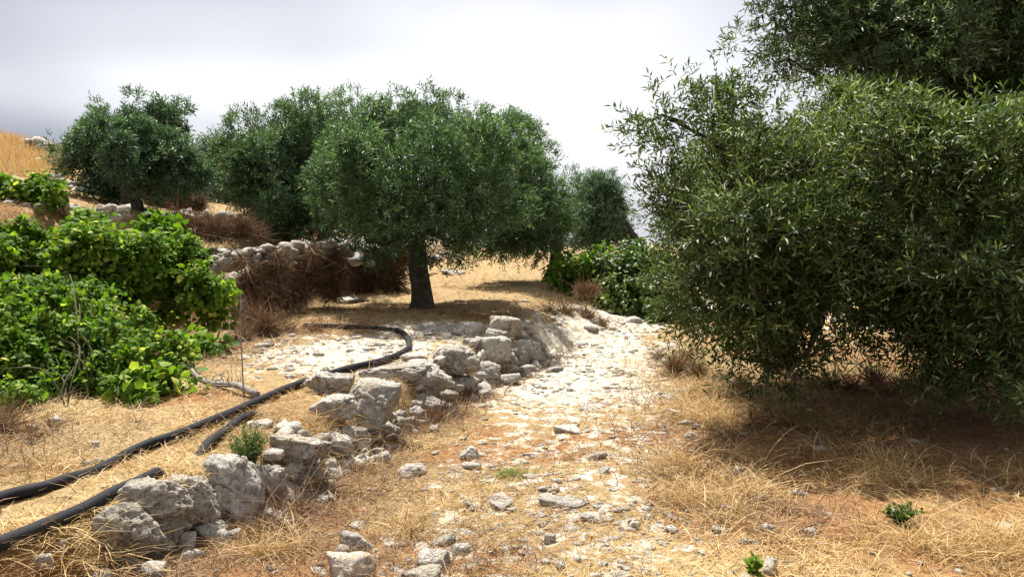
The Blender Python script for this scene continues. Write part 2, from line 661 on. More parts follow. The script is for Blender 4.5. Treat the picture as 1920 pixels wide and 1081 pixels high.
def tube(pts, rad, sides=8, closed_ends=True, wob=0.0, seed=0):
    pts = np.asarray(pts, float)
    rad = np.broadcast_to(np.asarray(rad, float), (len(pts),))
    tg = norm(np.gradient(pts, axis=0))
    up = np.array([0.0, 0, 1]) if abs(tg[0][2]) < 0.9 else np.array([1.0, 0, 0])
    a = norm(np.cross(tg[0], up))
    ring = []
    ang = np.arange(sides) * 2 * math.pi / sides
    for i, p in enumerate(pts):
        a = a - tg[i] * (a @ tg[i])
        a = a / max(np.linalg.norm(a), 1e-9)
        b = np.cross(tg[i], a)
        rr = rad[i]
        w = np.ones(sides)
        if wob:
            q = np.stack([np.cos(ang), np.sin(ang), np.full(sides, i * 0.22)], -1) * 1.5
            w = 1 + wob * 2 * fbm(q, 2, seed)
        ring.append(p + rr * (w * np.cos(ang))[:, None] * a + rr * (w * np.sin(ang))[:, None] * b)
    v = np.concatenate(ring)
    n = len(pts)
    i = np.arange(sides)
    j = (i + 1) % sides
    f = []
    for k in range(n - 1):
        f.append(np.stack([k * sides + i, k * sides + j, (k + 1) * sides + j], -1))
        f.append(np.stack([k * sides + i, (k + 1) * sides + j, (k + 1) * sides + i], -1))
    f = np.concatenate(f)
    if closed_ends:
        v = np.concatenate([v, [pts[0]], [pts[-1]]])
        f = np.concatenate([f, np.stack([j, i, np.full(sides, n * sides)], -1),
                            np.stack([(n - 1) * sides + i, (n - 1) * sides + j, np.full(sides, n * sides + 1)], -1)])
    return v, f


def bend(a, b, seed, n=8, amp=0.12, sag=0.0):
    """a crooked line from a to b"""
    a, b = np.asarray(a, float), np.asarray(b, float)
    t = np.linspace(0, 1, n)[:, None]
    L = np.linalg.norm(b - a)
    g = rng(seed)
    p = a + (b - a) * t
    for k in (1, 2, 3):
        p = p + np.sin(math.pi * k * t) * g.normal(size=3) * amp * L / (k * 1.6)
    p[:, 2] += sag * L * (t[:, 0] * (1 - t[:, 0])) * 4
    return p


def smooth_line(pts, n):
    """Catmull-Rom through pts"""
    p = np.asarray(pts, float)
    p = np.concatenate([[2 * p[0] - p[1]], p, [2 * p[-1] - p[-2]]])
    m = len(p) - 3
    t = np.linspace(0, m - 1e-6, n)
    i = t.astype(int)
    f = (t - i)[:, None]
    a, b, c, d = p[i], p[i + 1], p[i + 2], p[i + 3]
    return 0.5 * (2 * b + (c - a) * f + (2 * a - 5 * b + 4 * c - d) * f ** 2 + (3 * b - a - 3 * c + d) * f ** 3)


def leaves_slim(B, D, N, L, W, tint):
    """folded lance-shaped leaves: 4 verts, 2 triangles each"""
    S = norm(np.cross(D, N))
    N = np.cross(S, D)
    L, W = L[:, None], W[:, None]
    mid = B + D * L * 0.45
    v = np.stack([B, mid + S * W * 0.5 + N * W * 0.22, B + D * L - N * L * 0.10, mid - S * W * 0.5 + N * W * 0.22], 1)
    n = len(B)
    k = np.arange(n)[:, None] * 4
    f = np.concatenate([k + np.array([0, 1, 2]), k + np.array([0, 2, 3])])
    return v.reshape(-1, 3), f, np.repeat(tint, 4)


_VA = np.array([(0.0, 0.0), (0.46, 0.02), (0.40, 0.58), (0.0, 1.0), (-0.40, 0.58), (-0.46, 0.02)])


def leaves_broad(B, D, N, L, tint):
    """lobed broad leaves: a fan of 6 triangles"""
    S = norm(np.cross(D, N))
    N = np.cross(S, D)
    L = L[:, None]
    n = len(B)
    vs = [B + D * L * 0.35 + N * L * 0.10]
    for x, y in _VA:
        vs.append(B + D * L * y + S * L * x - N * L * (0.14 * abs(x) * 2 + 0.10 * max(y - 0.5, 0) * 2))
    v = np.stack(vs, 1)
    m = len(_VA)
    k = np.arange(n)[:, None] * (m + 1)
    f = np.concatenate([k + np.array([0, 1 + i, 1 + (i + 1) % m]) for i in range(m)])
    return v.reshape(-1, 3), f, np.repeat(tint, m + 1)


def sphere_dirs(g, n):
    return norm(g.normal(size=(n, 3)))


def crown_points(g, lobes, n, clump=0.42, per=13, inner=0.25):
    """shoot roots on a foliage body of lobes, each lobe broken up into smaller clumps. returns P, outward, depth"""
    C = np.array([l[0] for l in lobes])
    RR = np.array([l[1] for l in lobes])
    area = RR ** 2
    nl = len(lobes)
    nc = np.maximum((per * area / area.mean()).astype(int), 6)
    cc, cr, co = [], [], []
    for i in range(nl):
        d = sphere_dirs(g, nc[i])
        rr = RR[i] * (0.72 + 0.30 * g.random(nc[i]))
        cc.append(C[i] + d * rr[:, None] * np.array([1, 1, 0.92]))
        cr.append(RR[i] * clump * g.uniform(0.65, 1.25, nc[i]))
        co.append(d)
    cc, cr, co = np.concatenate(cc), np.concatenate(cr), np.concatenate(co)
    # drop clumps buried in another lobe
    dist = np.linalg.norm(cc[:, None] - C[None], axis=-1) / RR[None]
    keep = (np.sort(dist, 1)[:, 0] > 0.62)
    cc, cr, co = cc[keep], cr[keep], co[keep]
    w = cr ** 2
    k = g.choice(len(cc), int(n * (1 - inner)), p=w / w.sum())
    d = norm(sphere_dirs(g, len(k)) + co[k] * 0.75)
    r = cr[k] * (1 - np.abs(g.normal(0, 0.22, len(k))))
    P = cc[k] + d * r[:, None]
    O = norm(d + 0.6 * co[k])
    m = n - int(n * (1 - inner))
    i = g.choice(nl, m, p=area / area.sum())
    d2 = sphere_dirs(g, m)
    P2 = C[i] + d2 * (RR[i] * g.uniform(0.15, 0.65, m))[:, None]
    P, O = np.concatenate([P, P2]), np.concatenate([O, d2])
    q = g.permutation(len(P))
    return P[q], O[q], (cc, cr)


def olive_crown(seed, lobes, shoots, per_shoot, leaf, shoot_len, up=0.45, droop=0.25, twig=True, clump=0.42, inner=0.25):
    g = rng(seed)
    P, O, (cc, cr) = crown_points(g, lobes, int(shoots * 1.45), clump, inner=inner)
    sz = np.mean([l[1] for l in lobes])
    hole = fbm(P / (sz * 1.5), 2, seed + 50) + 0.04 * g.normal(size=len(P))
    keep = (hole > -0.07) | (g.random(len(P)) < 0.15)
    P, O = P[keep][:shoots], O[keep][:shoots]
    n = len(P)
    D = norm(O * 0.8 + g.normal(size=(n, 3)) * 0.45 + np.array([0, 0, up]) * g.uniform(0.2, 1.4, n)[:, None])
    SL = shoot_len * g.uniform(0.55, 1.35, n)
    dr = droop * g.uniform(0, 1.6, n)
    shoot_t = np.clip(0.45 + 0.16 * g.normal(size=n) + 0.55 * fbm(P * 0.9, 2, seed), 0, 1)
    acc = Acc()
    A = norm(np.cross(D, g.normal(size=(n, 3))))
    Bn = np.cross(D, A)
    for j in range(per_shoot):
        t = (j // 2 + 0.6 + 0.3 * g.random(n)) / (per_shoot / 2 + 0.3)
        ph = (j // 2) * (math.pi / 2) + (j % 2) * math.pi + g.normal(0, 0.35, n)
        side = A * np.cos(ph)[:, None] + Bn * np.sin(ph)[:, None]
        pos = P + D * (SL * t)[:, None] + np.array([0, 0, -1]) * (dr * SL * t * t)[:, None]
        ld = norm(D * (0.75 + 0.3 * t)[:, None] + side * 0.95 + g.normal(size=(n, 3)) * 0.18)
        nn = norm(np.array([0, 0, 1.0]) * 0.45 + O * 0.75 + g.normal(size=(n, 3)) * 0.30)
        L = leaf * g.uniform(0.65, 1.2, n)
        tint = np.clip(shoot_t + g.normal(0, 0.16, n) + 0.5 * (g.random(n) > 0.90), 0, 1)  # scattered pale leaves paint sparkle highlights into the leaf colour
        acc.add(*leaves_slim(pos, ld, nn, L, L * 0.23, tint))
    if twig:
        m = g.random(n) < 0.5
        e = P + D * SL[:, None] + np.array([0, 0, -1]) * (dr * SL)[:, None]
        s = norm(np.cross(D, np.array([0.3, 0.2, 1]))) * leaf * 0.025
        v = np.stack([P - s, P + s, e], 1)[m]
        k = np.arange(len(v))[:, None] * 3
        acc.add(v, k + np.array([0, 1, 2]), 0.75)
    return acc, cc, cr


def limbs(base, top, trunk_r, lobes, cc, seed, lean=0.1, nclump=40, sides=9, ht=None):
    """trunk to a fork, limbs to the lobes, thin branches to some clumps"""
    g = rng(seed)
    trunk, br = Acc(), Acc()
    base, top = np.asarray(base, float), np.asarray(top, float)
    line = bend(base + np.array([0, 0, -0.15]), top, seed, 12, 0.045)
    t = np.linspace(0, 1, 12)
    rad = trunk_r * (1.0 + 0.55 * np.exp(-t * 7) - 0.22 * t)
    v, f = tube(line, rad, 14, True, 0.22, seed)
    trunk.add(v, f, 0.5)
    order = sorted(range(len(lobes)), key=lambda i: -lobes[i][1])
    for q, i in enumerate(order):
        c = np.asarray(lobes[i][0], float)
        ln = bend(top + g.normal(size=3) * trunk_r * 0.3 - (top - base) * 0.05 * g.random(), c, seed * 31 + i, 9, 0.10, 0.04)
        r0 = trunk_r * g.uniform(0.28, 0.5)
        v, f = tube(ln, np.linspace(r0, r0 * 0.25, 9), 7, True, 0.12, i)
        br.add(v, f, 0.5)
    C = np.array([l[0] for l in lobes])
    for j in g.choice(len(cc), min(nclump, len(cc)), replace=False):
        c = C[np.argmin(np.linalg.norm(C - cc[j], axis=1))]
        ln = bend(c, cc[j], seed * 77 + int(j), 6, 0.12)
        v, f = tube(ln, np.linspace(trunk_r * 0.10, trunk_r * 0.03, 6), 5, False)
        br.add(v, f, 0.5)
    return trunk, br


def olive_tree(name, label, base, top, trunk_r, lobes, seed, shoots, per_shoot, leaf, shoot_len, mat, group='olive trees on the terraces', up=0.45, droop=0.25, clump=0.42, nclump=40, inner=0.30):
    base = np.asarray(base, float)
    t = thing(name, label, 'tree', tuple(base), group)
    acc, cc, cr = olive_crown(seed, lobes, shoots, per_shoot, leaf, shoot_len, up, droop, True, clump, inner)
    tr, br = limbs(base, top, trunk_r, lobes, cc, seed, nclump=nclump)
    link('trunk', tr.mesh('trunk', base, True), M['bark'], t)
    link('branches', br.mesh('branches', base, True), M['bark'], t)
    link('crown', acc.mesh('crown', base), M[mat], t)
    return t


def px_lobes(rows, dj=0.0, seed=1, k=1.0):
    """(u, v, r, depth) in photo pixels -> (centre, radius) in metres"""
    g = rng(seed)
    out = []
    for u, v, r, d in rows:
        y = d + g.uniform(-dj, dj)
        out.append((at(u, v, y), k * g.uniform(0.85, 1.15) * r * y / F))
    return out


def blades(g, X, Y, Z, length, width, lay, tint, curl=0.35, seg=2, wind=None):
    """curved tapering grass blades: lay 0 = upright, 1 = flat"""
    n = len(X)
    az = g.uniform(0, 2 * math.pi, n)
    hd = np.stack([np.cos(az), np.sin(az), np.zeros(n)], -1)
    el = (1 - lay) * (math.pi / 2) * g.uniform(0.55, 1.0, n)
    d = hd * np.cos(el)[:, None] + np.array([0, 0, 1.0]) * np.sin(el)[:, None]
    side = np.stack([-np.sin(az), np.cos(az), np.zeros(n)], -1)
    tw = norm(side + g.normal(size=(n, 3)) * 0.5)
    p = np.stack([X, Y, Z], -1)
    cu = norm(hd * 0.5 + np.array([0, 0, -0.9]) + side * g.normal(0, 0.9, n)[:, None]) * curl
    pts = [p]
    for k in range(1, seg + 1):
        t = k / seg
        q = p + d * (length * t)[:, None] + cu * (length * t * t)[:, None]
        pts.append(q)
    vs, fs = [], []
    w = width[:, None] * tw * 0.5
    vs += [pts[0] - w, pts[0] + w]
    for k in range(1, seg):
        s = 1 - 0.35 * k / seg
        vs += [pts[k] - w * s, pts[k] + w * s]
    vs.append(pts[seg])
    m = len(vs)
    v = np.stack(vs, 1).reshape(-1, 3)
    k0 = np.arange(n)[:, None] * m
    for k in range(seg - 1):
        a = 2 * k
        fs += [k0 + np.array([a, a + 1, a + 3]), k0 + np.array([a, a + 3, a + 2])]
    a = 2 * (seg - 1)
    fs.append(k0 + np.array([a, a + 1, a + 2]))
    return v, np.concatenate(fs), np.repeat(tint, m)


def brush(seed, lobes, n, length, width, base_z=None, tint=(0.1, 0.7), hang=0.0, fine=2):
    """a dry thicket: crooked twigs that radiate through a body of lobes"""
    g = rng(seed)
    C = np.array([l[0] for l in lobes])
    RR = np.array([l[1] for l in lobes])
    i = g.choice(len(lobes), n, p=RR ** 2 / (RR ** 2).sum())
    d = sphere_dirs(g, n)
    P = C[i] + d * (RR[i] * g.uniform(0.2, 0.95, n))[:, None]
    D = norm(d * 0.45 + g.normal(size=(n, 3)) * 0.75 + np.array([0, 0, 0.4 - hang]))
    L = length * g.uniform(0.4, 1.3, n) * (1 + 0.9 * (g.random(n) > 0.95))
    hole = fbm(P / (RR.mean() * 0.9), 3, seed + 3)
    L = L * (0.55 + 1.3 * smooth(-0.2, 0.2, hole))
    K = norm(g.normal(size=(n, 3)) + np.array([0, 0, -hang * 2])) * 0.75
    S = norm(np.cross(D, g.normal(size=(n, 3)))) * width * 0.5 * (0.7 + 1.5 * (g.random((n, 1)) > 0.9))
    tt = g.uniform(tint[0], tint[1], n)
    a = P
    b = P + D * (L * 0.5)[:, None] + K * (L * 0.18)[:, None]
    c = P + D * L[:, None] + K * (L * 0.7)[:, None]
    v = np.stack([a - S, a + S, b - S * 0.8, b + S * 0.8, c], 1).reshape(-1, 3)
    k = np.arange(n)[:, None] * 5
    f = np.concatenate([k + np.array([0, 1, 3]), k + np.array([0, 3, 2]), k + np.array([2, 3, 4])])
    acc = Acc()
    acc.add(v, f, np.repeat(tt, 5))
    return acc


def vine(name, label, base, lobes, seed, n_leaf, leaf, mat='vine_leaf', group=None, cat='grapevine', canes=10, inner=0.3, cane_top=0.35, singles=0):
    base = np.asarray(base, float)
    lobes = [(c, r * 0.80) for c, r in lobes]
    g = rng(seed)
    t = thing(name, label, cat, tuple(base), group)
    per = 5
    P, O, (cc, cr) = crown_points(g, lobes, n_leaf // per, 0.5, 12, inner)
    n = len(P)
    acc = Acc()
    D = norm(O + g.normal(size=(n, 3)) * 0.6 + np.array([0, 0, 0.35]))
    st = np.clip(0.42 + 0.2 * g.normal(size=n) + 0.5 * fbm(P * 1.3, 2, seed), 0, 1)
    for j in range(per):
        pos = P + D * (leaf * 0.45 * j) + g.normal(size=(n, 3)) * leaf * 0.5
        ld = norm(O * 0.5 + g.normal(size=(n, 3)) * 0.7 + np.array([0, 0, -0.45]))
        nn = norm(np.array([0, 0, 1.0]) * 0.6 + O * 0.6 + g.normal(size=(n, 3)) * 0.55)
        L = leaf * np.clip(g.gamma(6, 0.17, n), 0.4, 1.5)
        acc.add(*leaves_broad(pos, ld, nn, L, np.clip(st + g.normal(0, 0.13, n) + 0.4 * (g.random(n) > 0.95), 0, 1)))
    stem = Acc()
    pick = g.choice(len(cc), min(canes, len(cc)), replace=False)
    for j in pick:
        gx, gy = base[0] + g.normal() * 0.12, base[1] + g.normal() * 0.12
        ln = bend((gx, gy, base[2] - 0.08), cc[j], seed * 5 + int(j), 9, 0.10, 0.12)
        v, f = tube(ln, np.linspace(0.008, 0.004, 9), 5, False, 0.1, int(j))
        stem.add(v, f, 0.5)
        # a free shoot beyond the body with leaves along it
        e = cc[j] + np.array([g.normal() * 0.15, g.normal() * 0.15, cane_top * g.uniform(0.3, 1.2)])
        ln2 = bend(cc[j], e, seed * 9 + int(j), 6, 0.12)
        v, f = tube(ln2, np.linspace(0.006, 0.002, 6), 4, False)
        stem.add(v, f, 0.5)
        q = ln2[1:]
        m = len(q)
        acc.add(*leaves_broad(q, norm(g.normal(size=(m, 3)) + np.array([0, 0, -0.3])), norm(g.normal(size=(m, 3)) * 0.5 + np.array([0, 0, 1])),
                              leaf * g.uniform(0.4, 0.8, m), np.clip(g.normal(0.7, 0.15, m), 0, 1)))
    link('stem', stem.mesh('stem', base, True), M['cane'], t)
    tag(link('foliage', acc.mesh('foliage', base), M[mat], t), kind='stuff')
    return t


# ------------------------------------------------------------------ build: ground
build_materials()
build_ground()

# ------------------------------------------------------------------ build: olive trees
# big tree on the right, its branches hanging to the ground
near = px_lobes([
    (1240, 215, 72, 7.3), (1335, 215, 74, 7.2), (1425, 250, 82, 7.1), (1268, 335, 82, 7.3), (1360, 350, 110, 7.0), (1490, 320, 105, 6.9),
    (1610, 300, 95, 6.9), (1740, 340, 105, 6.6), (1870, 340, 110, 6.3), (1305, 458, 86, 7.2), (1395, 480, 110, 6.9), (1525, 460, 105, 6.8),
    (1670, 460, 105, 6.6), (1815, 470, 110, 6.3), (1930, 500, 100, 6.1), (1310, 572, 64, 7.4), (1385, 605, 72, 7.1), (1465, 640, 62, 7.0), (1475, 705, 34, 6.8), (1510, 672, 40, 7.0), (1440, 700, 28, 6.9), (1420, 668, 45, 7.1), (1540, 625, 40, 7.4), (1480, 690, 34, 7.0), (1390, 672, 34, 7.2), (1335, 640, 36, 7.3), (1755, 590, 90, 6.4),
    (1840, 640, 85, 6.2), (1925, 690, 85, 5.9), (1510, 575, 72, 7.2), (1590, 555, 70, 7.0), (1670, 560, 70, 6.9), (1765, 680, 55, 6.5), (1620, 600, 44, 7.4),
    (1440, 400, 130, 8.6), (1600, 360, 140, 8.6), (1740, 420, 120, 8.4), (1860, 420, 140, 8.0), (1355, 400, 95, 8.2), (2010, 450, 150, 7.4), (1990, 620, 110, 6.8), (1960, 330, 120, 7.0)], 0.3, 3, 0.96)
gb = np.array([3.35, 10.2, hz(3.35, 10.2)])
olive_tree('olive_tree', 'large dark olive tree overhanging the path, lower branches drooping to the dry grass', gb, gb + np.array([0.1, -1.2, 1.3]), 0.15, near, 11,
           20500, 11, 0.081, 0.24, 'olive_leaf', up=0.35, droop=0.35, nclump=110, clump=0.42)

tall = px_lobes([
    (1455, 45, 62, 10.0), (1535, 20, 78, 10.0), (1478, 110, 38, 10.2), (1590, 85, 80, 10.2), (1710, 60, 110, 9.9), (1850, 60, 120, 9.7), (1700, 150, 80, 10.2),
    (1850, 170, 100, 9.9), (1970, 150, 130, 9.8), (1600, -70, 110, 10.0), (1780, -90, 130, 9.9), (1960, -60, 140, 9.8), (1790, 225, 70, 10.2), (1920, 260, 90, 9.8),
    (1720, 70, 120, 11.2), (1880, 110, 130, 11.2), (2060, 120, 150, 10.4), (2080, -60, 140, 10.4), (1590, 50, 90, 11.2), (1545, 90, 60, 10.8), (1490, -80, 80, 10.2)], 0.35, 5, 0.95)
gb = np.array([6.6, 12.2, hz(6.6, 12.2)])
olive_tree('olive_tree', 'tall olive tree behind the drooping one, its crown cut by the top edge', gb, gb + np.array([-0.6, -0.8, 2.9]), 0.2, tall, 12,
           14500, 10, 0.100, 0.27, 'olive_leaf_tall', nclump=60)

# tree with the straight dark trunk in the middle
TB = G(787, 578)
dC = TB[1]
mid = px_lobes([
    (702, 228, 58, dC), (775, 228, 55, dC + .3), (850, 245, 55, dC + .3), (915, 262, 55, dC), (690, 315, 78, dC - .2), (765, 330, 88, dC - .7), (850, 345, 82, dC - .5),
    (925, 345, 66, dC), (735, 410, 68, dC - .6), (672, 400, 50, dC), (815, 410, 66, dC - .7), (885, 405, 58, dC - .2), (720, 460, 30, dC - .3), (850, 455, 34, dC - .3),
    (780, 280, 90, dC + 1.2), (870, 340, 90, dC + 1.4), (700, 350, 80, dC + 1.2)], 0.7, 6, 1.0)
olive_tree('olive_tree', 'broad green olive tree with straight dark trunk in the middle of the terrace', TB, at(772, 425, dC), 0.17, mid, 13,
           11000, 10, 0.098, 0.20, 'olive_leaf_mid', nclump=60)

TB2 = np.array([1.0, 19.5, hz(1.0, 19.5)])
mid2 = px_lobes([(955, 285, 50, 18.6), (1000, 320, 52, 18.6), (1030, 370, 48, 18.6), (960, 370, 66, 18.4), (1040, 425, 40, 18.6), (985, 430, 46, 18.4), (920, 420, 50, 18.6),
                 (900, 330, 60, 19), (1000, 390, 60, 19.6), (940, 455, 40, 18.4), (1010, 462, 34, 18.4), (1055, 400, 36, 18.8)], 0.7, 7, 1.0)
olive_tree('olive_tree', 'rounded olive tree standing just behind the middle tree, toward the far sunlit clearing', TB2, TB2 + np.array([0, 0, 1.1]), 0.16, mid2, 14,
           6300, 9, 0.116, 0.22, 'olive_leaf_mid')

TB3 = np.array([-5.2, 18.6, hz(-5.2, 18.6)])
mid3 = px_lobes([(498, 252, 46, 18), (560, 245, 48, 18), (615, 262, 52, 18), (462, 305, 46, 18), (535, 330, 74, 17.6), (610, 350, 76, 17.6), (475, 365, 50, 17.8), (555, 410, 56, 17.4),
                 (620, 425, 56, 17.4), (665, 370, 60, 18.2), (500, 415, 34, 17.6), (580, 300, 80, 19.2), (660, 290, 55, 18.4), (450, 350, 36, 18), (640, 455, 36, 17.6), (650, 330, 66, 17.4), (640, 240, 46, 18.2), (655, 222, 40, 17.6), (600, 228, 42, 17.8), (440, 300, 34, 18.6), (520, 380, 60, 17.2)], 0.7, 8, 1.0)
olive_tree('olive_tree', 'wide olive tree left of the middle one, its crown hanging over the rubble terrace', TB3, TB3 + np.array([0, 0, 0.9]), 0.17, mid3, 15,
           9500, 9, 0.112, 0.22, 'olive_leaf_mid')

TB4 = G(247, 392)
d4 = TB4[1]
mid4 = px_lobes([(190, 222, 34, d4), (243, 215, 36, d4), (308, 222, 32, d4), (155, 280, 44, d4), (215, 285, 55, d4 - .3), (285, 285, 55, d4 - .3), (340, 300, 42, d4), (195, 325, 40, d4 - .2),
                 (285, 330, 42, d4 - .2), (365, 322, 28, d4), (240, 280, 60, d4 + .8)], 0.8, 9, 0.88)
olive_tree('olive_tree', 'olive tree with thick dark trunk on the upper left terrace among white stones', TB4, at(246, 335, d4), 0.21, mid4, 16,
           6300, 9, 0.114, 0.21, 'olive_leaf_cool')

TB5 = np.array([-9.6, 26, hz(-9.6, 26)])
mid5 = px_lobes([(398, 292, 40, 26), (385, 335, 46, 26), (430, 330, 50, 26), (425, 280, 36, 26), (405, 370, 40, 25.5), (370, 310, 34, 26)], 0.3, 10)
olive_tree('olive_tree', 'small far olive tree half hidden between the two left crowns', TB5, TB5 + np.array([0, 0, 0.8]), 0.14, mid5, 17, 2400, 9, 0.13, 0.32, 'olive_leaf_cool')

TB6 = np.array([4.35, 27, hz(4.35, 27)])
mid6 = px_lobes([(1092, 368, 38, 27), (1136, 362, 36, 27), (1159, 392, 32, 27), (1099, 415, 44, 26.6), (1146, 430, 40, 26.6), (1079, 385, 40, 27), (1119, 400, 46, 27.6), (1114, 455, 34, 26.8)], 0.3, 11)
olive_tree('olive_tree', 'dark far olive tree alone against the sky beside the green thicket', TB6, TB6 + np.array([0, 0, 0.8]), 0.18, mid6, 18, 3800, 8, 0.14, 0.28, 'olive_leaf_cool')

# ------------------------------------------------------------------ build: low dry stone wall in front
wall = thing('low_stone_wall', 'low tumbled dry stone wall of grey limestone boulders between pipes and path', 'stone wall', (-1.3, 5.2, 0.0))
wall['kind'] = 'thing'


def wall_y(u):
    """forward distance at which the pixel column meets the wall line"""
    a = (u - 960.0) / F
    ys = np.linspace(3.0, 13, 2001)
    xs = np.interp(ys, W1[:, 1], W1[:, 0])
    i = np.argmin(np.abs(xs / ys - a))
    return ys[i]


WALL_STONES = [  # u, v, w, h in photo pixels, depth offset, material, flat top, tilt, z rotation, relative thickness
    (245, 1005, 118, 104, -0.10, 'stone_grey', 0.3, 0.10, 0.2, 0.9), (283, 935, 150, 64, 0.05, 'stone_grey', 0.4, -0.10, 0.0, 0.7), (338, 918, 66, 46, 0.18, 'stone_grey', 0.2, 0.1, 0.5, 0.9),
    (364, 955, 78, 78, -0.04, 'stone_grey', 0.3, -0.5, 0.1, 0.7), (424, 928, 118, 130, 0.06, 'stone', 0.1, 0.0, 0.4, 0.9), (494, 915, 76, 84, 0.06, 'stone', 0.3, 0.0, 0.3, 0.9),
    (388, 1012, 92, 70, -0.06, 'stone_grey', 0.2, 0.15, 0.6, 0.9), (312, 992, 58, 82, -0.02, 'stone_grey', 0.2, 0.0, 0.3, 0.9), (240, 1078, 110, 46, -0.12, 'stone_grey', 0.4, 0.0, 0.2, 0.9),
    (356, 1076, 70, 50, -0.12, 'stone_grey', 0.3, 0.2, 0.1, 0.9), (556, 848, 118, 66, 0.10, 'stone', 0.5, 0.06, 0.2, 0.9), (562, 905, 84, 62, 0.02, 'stone', 0.2, 0.0, 0.7, 0.8),
    (522, 940, 70, 60, -0.02, 'stone_grey', 0.2, 0.1, 0.2, 0.9), (470, 985, 76, 62, -0.05, 'stone_grey', 0.2, 0.1, 0.9, 0.9), (630, 845, 62, 74, 0.05, 'stone', 0.2, 0.1, 0.4, 0.9),
    (608, 900, 60, 60, 0.0, 'stone_grey', 0.2, 0.1, 0.3, 0.9), (612, 722, 92, 48, 0.25, 'stone', 0.3, 0.05, 0.2, 0.8), (692, 752, 108, 98, 0.06, 'stone', 0.35, 0.0, 0.55, 0.9),
    (626, 762, 88, 46, 0.15, 'stone_pale', 0.5, -0.1, 0.2, 1.0), (740, 692, 128, 40, 0.20, 'stone', 0.5, -0.06, 0.1, 0.7), (802, 702, 98, 80, 0.08, 'stone', 0.3, 0.0, 0.3, 0.9),
    (792, 752, 74, 58, -0.02, 'stone_grey', 0.2, 0.1, 0.8, 0.8), (742, 790, 60, 56, 0.0, 'stone_grey', 0.2, 0.1, 0.2, 0.8), (856, 664, 84, 62, 0.10, 'stone', 0.4, 0.0, 0.3, 0.9),
    (882, 614, 70, 44, 0.20, 'stone', 0.4, 0.05, 0.1, 0.9), (948, 606, 60, 50, 0.15, 'stone_grey', 0.2, 0.1, 0.5, 0.9), (924, 646, 68, 58, 0.05, 'stone', 0.2, 0.0, 0.6, 0.9),
    (976, 654, 78, 56, 0.0, 'stone', 0.3, 0.0, 0.3, 0.9), (908, 690, 60, 50, 0.0, 'stone', 0.2, 0.1, 0.3, 0.9), (866, 712, 56, 48, 0.02, 'stone', 0.2, 0.1, 0.3, 0.9),
    (686, 856, 66, 46, -0.06, 'stone_grey', 0.4, 0.0, 0.2, 0.9), (664, 812, 50, 40, 0.05, 'stone_grey', 0.3, 0.1, 0.2, 0.9), (832, 738, 52, 44, -0.02, 'stone_grey', 0.3, 0.1, 0.2, 0.9),
    (952, 690, 52, 40, -0.05, 'stone', 0.3, 0.1, 0.9, 0.9), (720, 836, 50, 40, -0.05, 'stone_grey', 0.3, 0.1, 0.5, 0.9), (430, 1050, 60, 46, -0.1, 'stone_grey', 0.3, 0.1, 0.5, 0.9),
    (930, 622, 40, 34, 0.2, 'stone', 0.3, 0.1, 0.2, 0.9), (575, 955, 56, 46, -0.05, 'stone_grey', 0.3, 0.0, 0.2, 0.9), (860, 716, 24, 18, -0.2, 'stone_pale', 0.1, 0.0, 0.2, 0.9),
    (1002, 640, 44, 36, 0.1, 'stone_grey', 0.3, 0.0, 0.2, 0.9), (780, 664, 60, 30, 0.35, 'stone_pale', 0.4, 0.0, 0.2, 0.9), (700, 712, 60, 26, 0.35, 'stone_pale', 0.4, 0.0, 0.5, 0.9)]
ON_TERRACE = {(612, 722), (626, 762), (740, 692), (780, 664), (700, 712), (882, 614), (338, 918)}
for i, (u, v, w, h, off, mat, fl, ti, rz, th) in enumerate(WALL_STONES):
    y = wall_y(u) + off
    if (u, v) in ON_TERRACE:
        y = max(y, G(u, v + h * 0.38)[1])
    c = at(u, v, y)
    c[2] = min(c[2], hz(c[0], c[1] + 0.1) + 0.5 * h * y / F + (0.20 if u < 820 else 0.30))
    far_end = float(smooth(560, 760, u))
    hw, hh = 0.5 * w * y / F, 0.5 * h * (1 - 0.2 * far_end) * y / F
    c[2] -= far_end * 0.06
    if far_end > 0.5 and mat == 'stone':
        mat = 'stone_pale'
    hd = 0.5 * (hw + hh) * th
    me = rock_mesh('stone', 100 + i, hw * 1.08, hd, hh * 1.10, 5 if w > 70 else 4, 0.175, fl, 0.0, (0, 0))
    o = link('stone', me, M[mat], wall)
    o.location = Vector(c) + Vector((0, hd * 0.3, 0)) - wall.location
    o.rotation_euler = (0.05, ti, 0)

# packing stones wedged between the blocks
g = rng(55)
packs = [make_mesh('stone', *rock_shape(1500 + k, 3, 8, 0.14, 0.2), smooth_shade=True) for k in range(8)]
for k, me in enumerate(packs):
    me.materials.append(M['stone'] if k % 2 else M['stone_pale'])
for k in range(230):
    y = g.uniform(3.7, 11.2)
    x = float(np.interp(y, W1[:, 1], W1[:, 0])) + g.normal() * 0.12 + 0.0
    sz = g.uniform(0.022, 0.075) * (0.8 + y / 20)
    o = bpy.data.objects.new('stone', packs[int(g.integers(8))])
    COL.objects.link(o)
    o.parent = wall
    o.scale = (sz * g.uniform(0.9, 1.5), sz, sz * g.uniform(0.55, 0.9))
    o.location = Vector((x, y, hz(x, y) + sz * g.uniform(0.1, 0.7))) - wall.location
    o.rotation_euler = (g.normal() * 0.3, g.normal() * 0.3, g.uniform(0, 6.28))

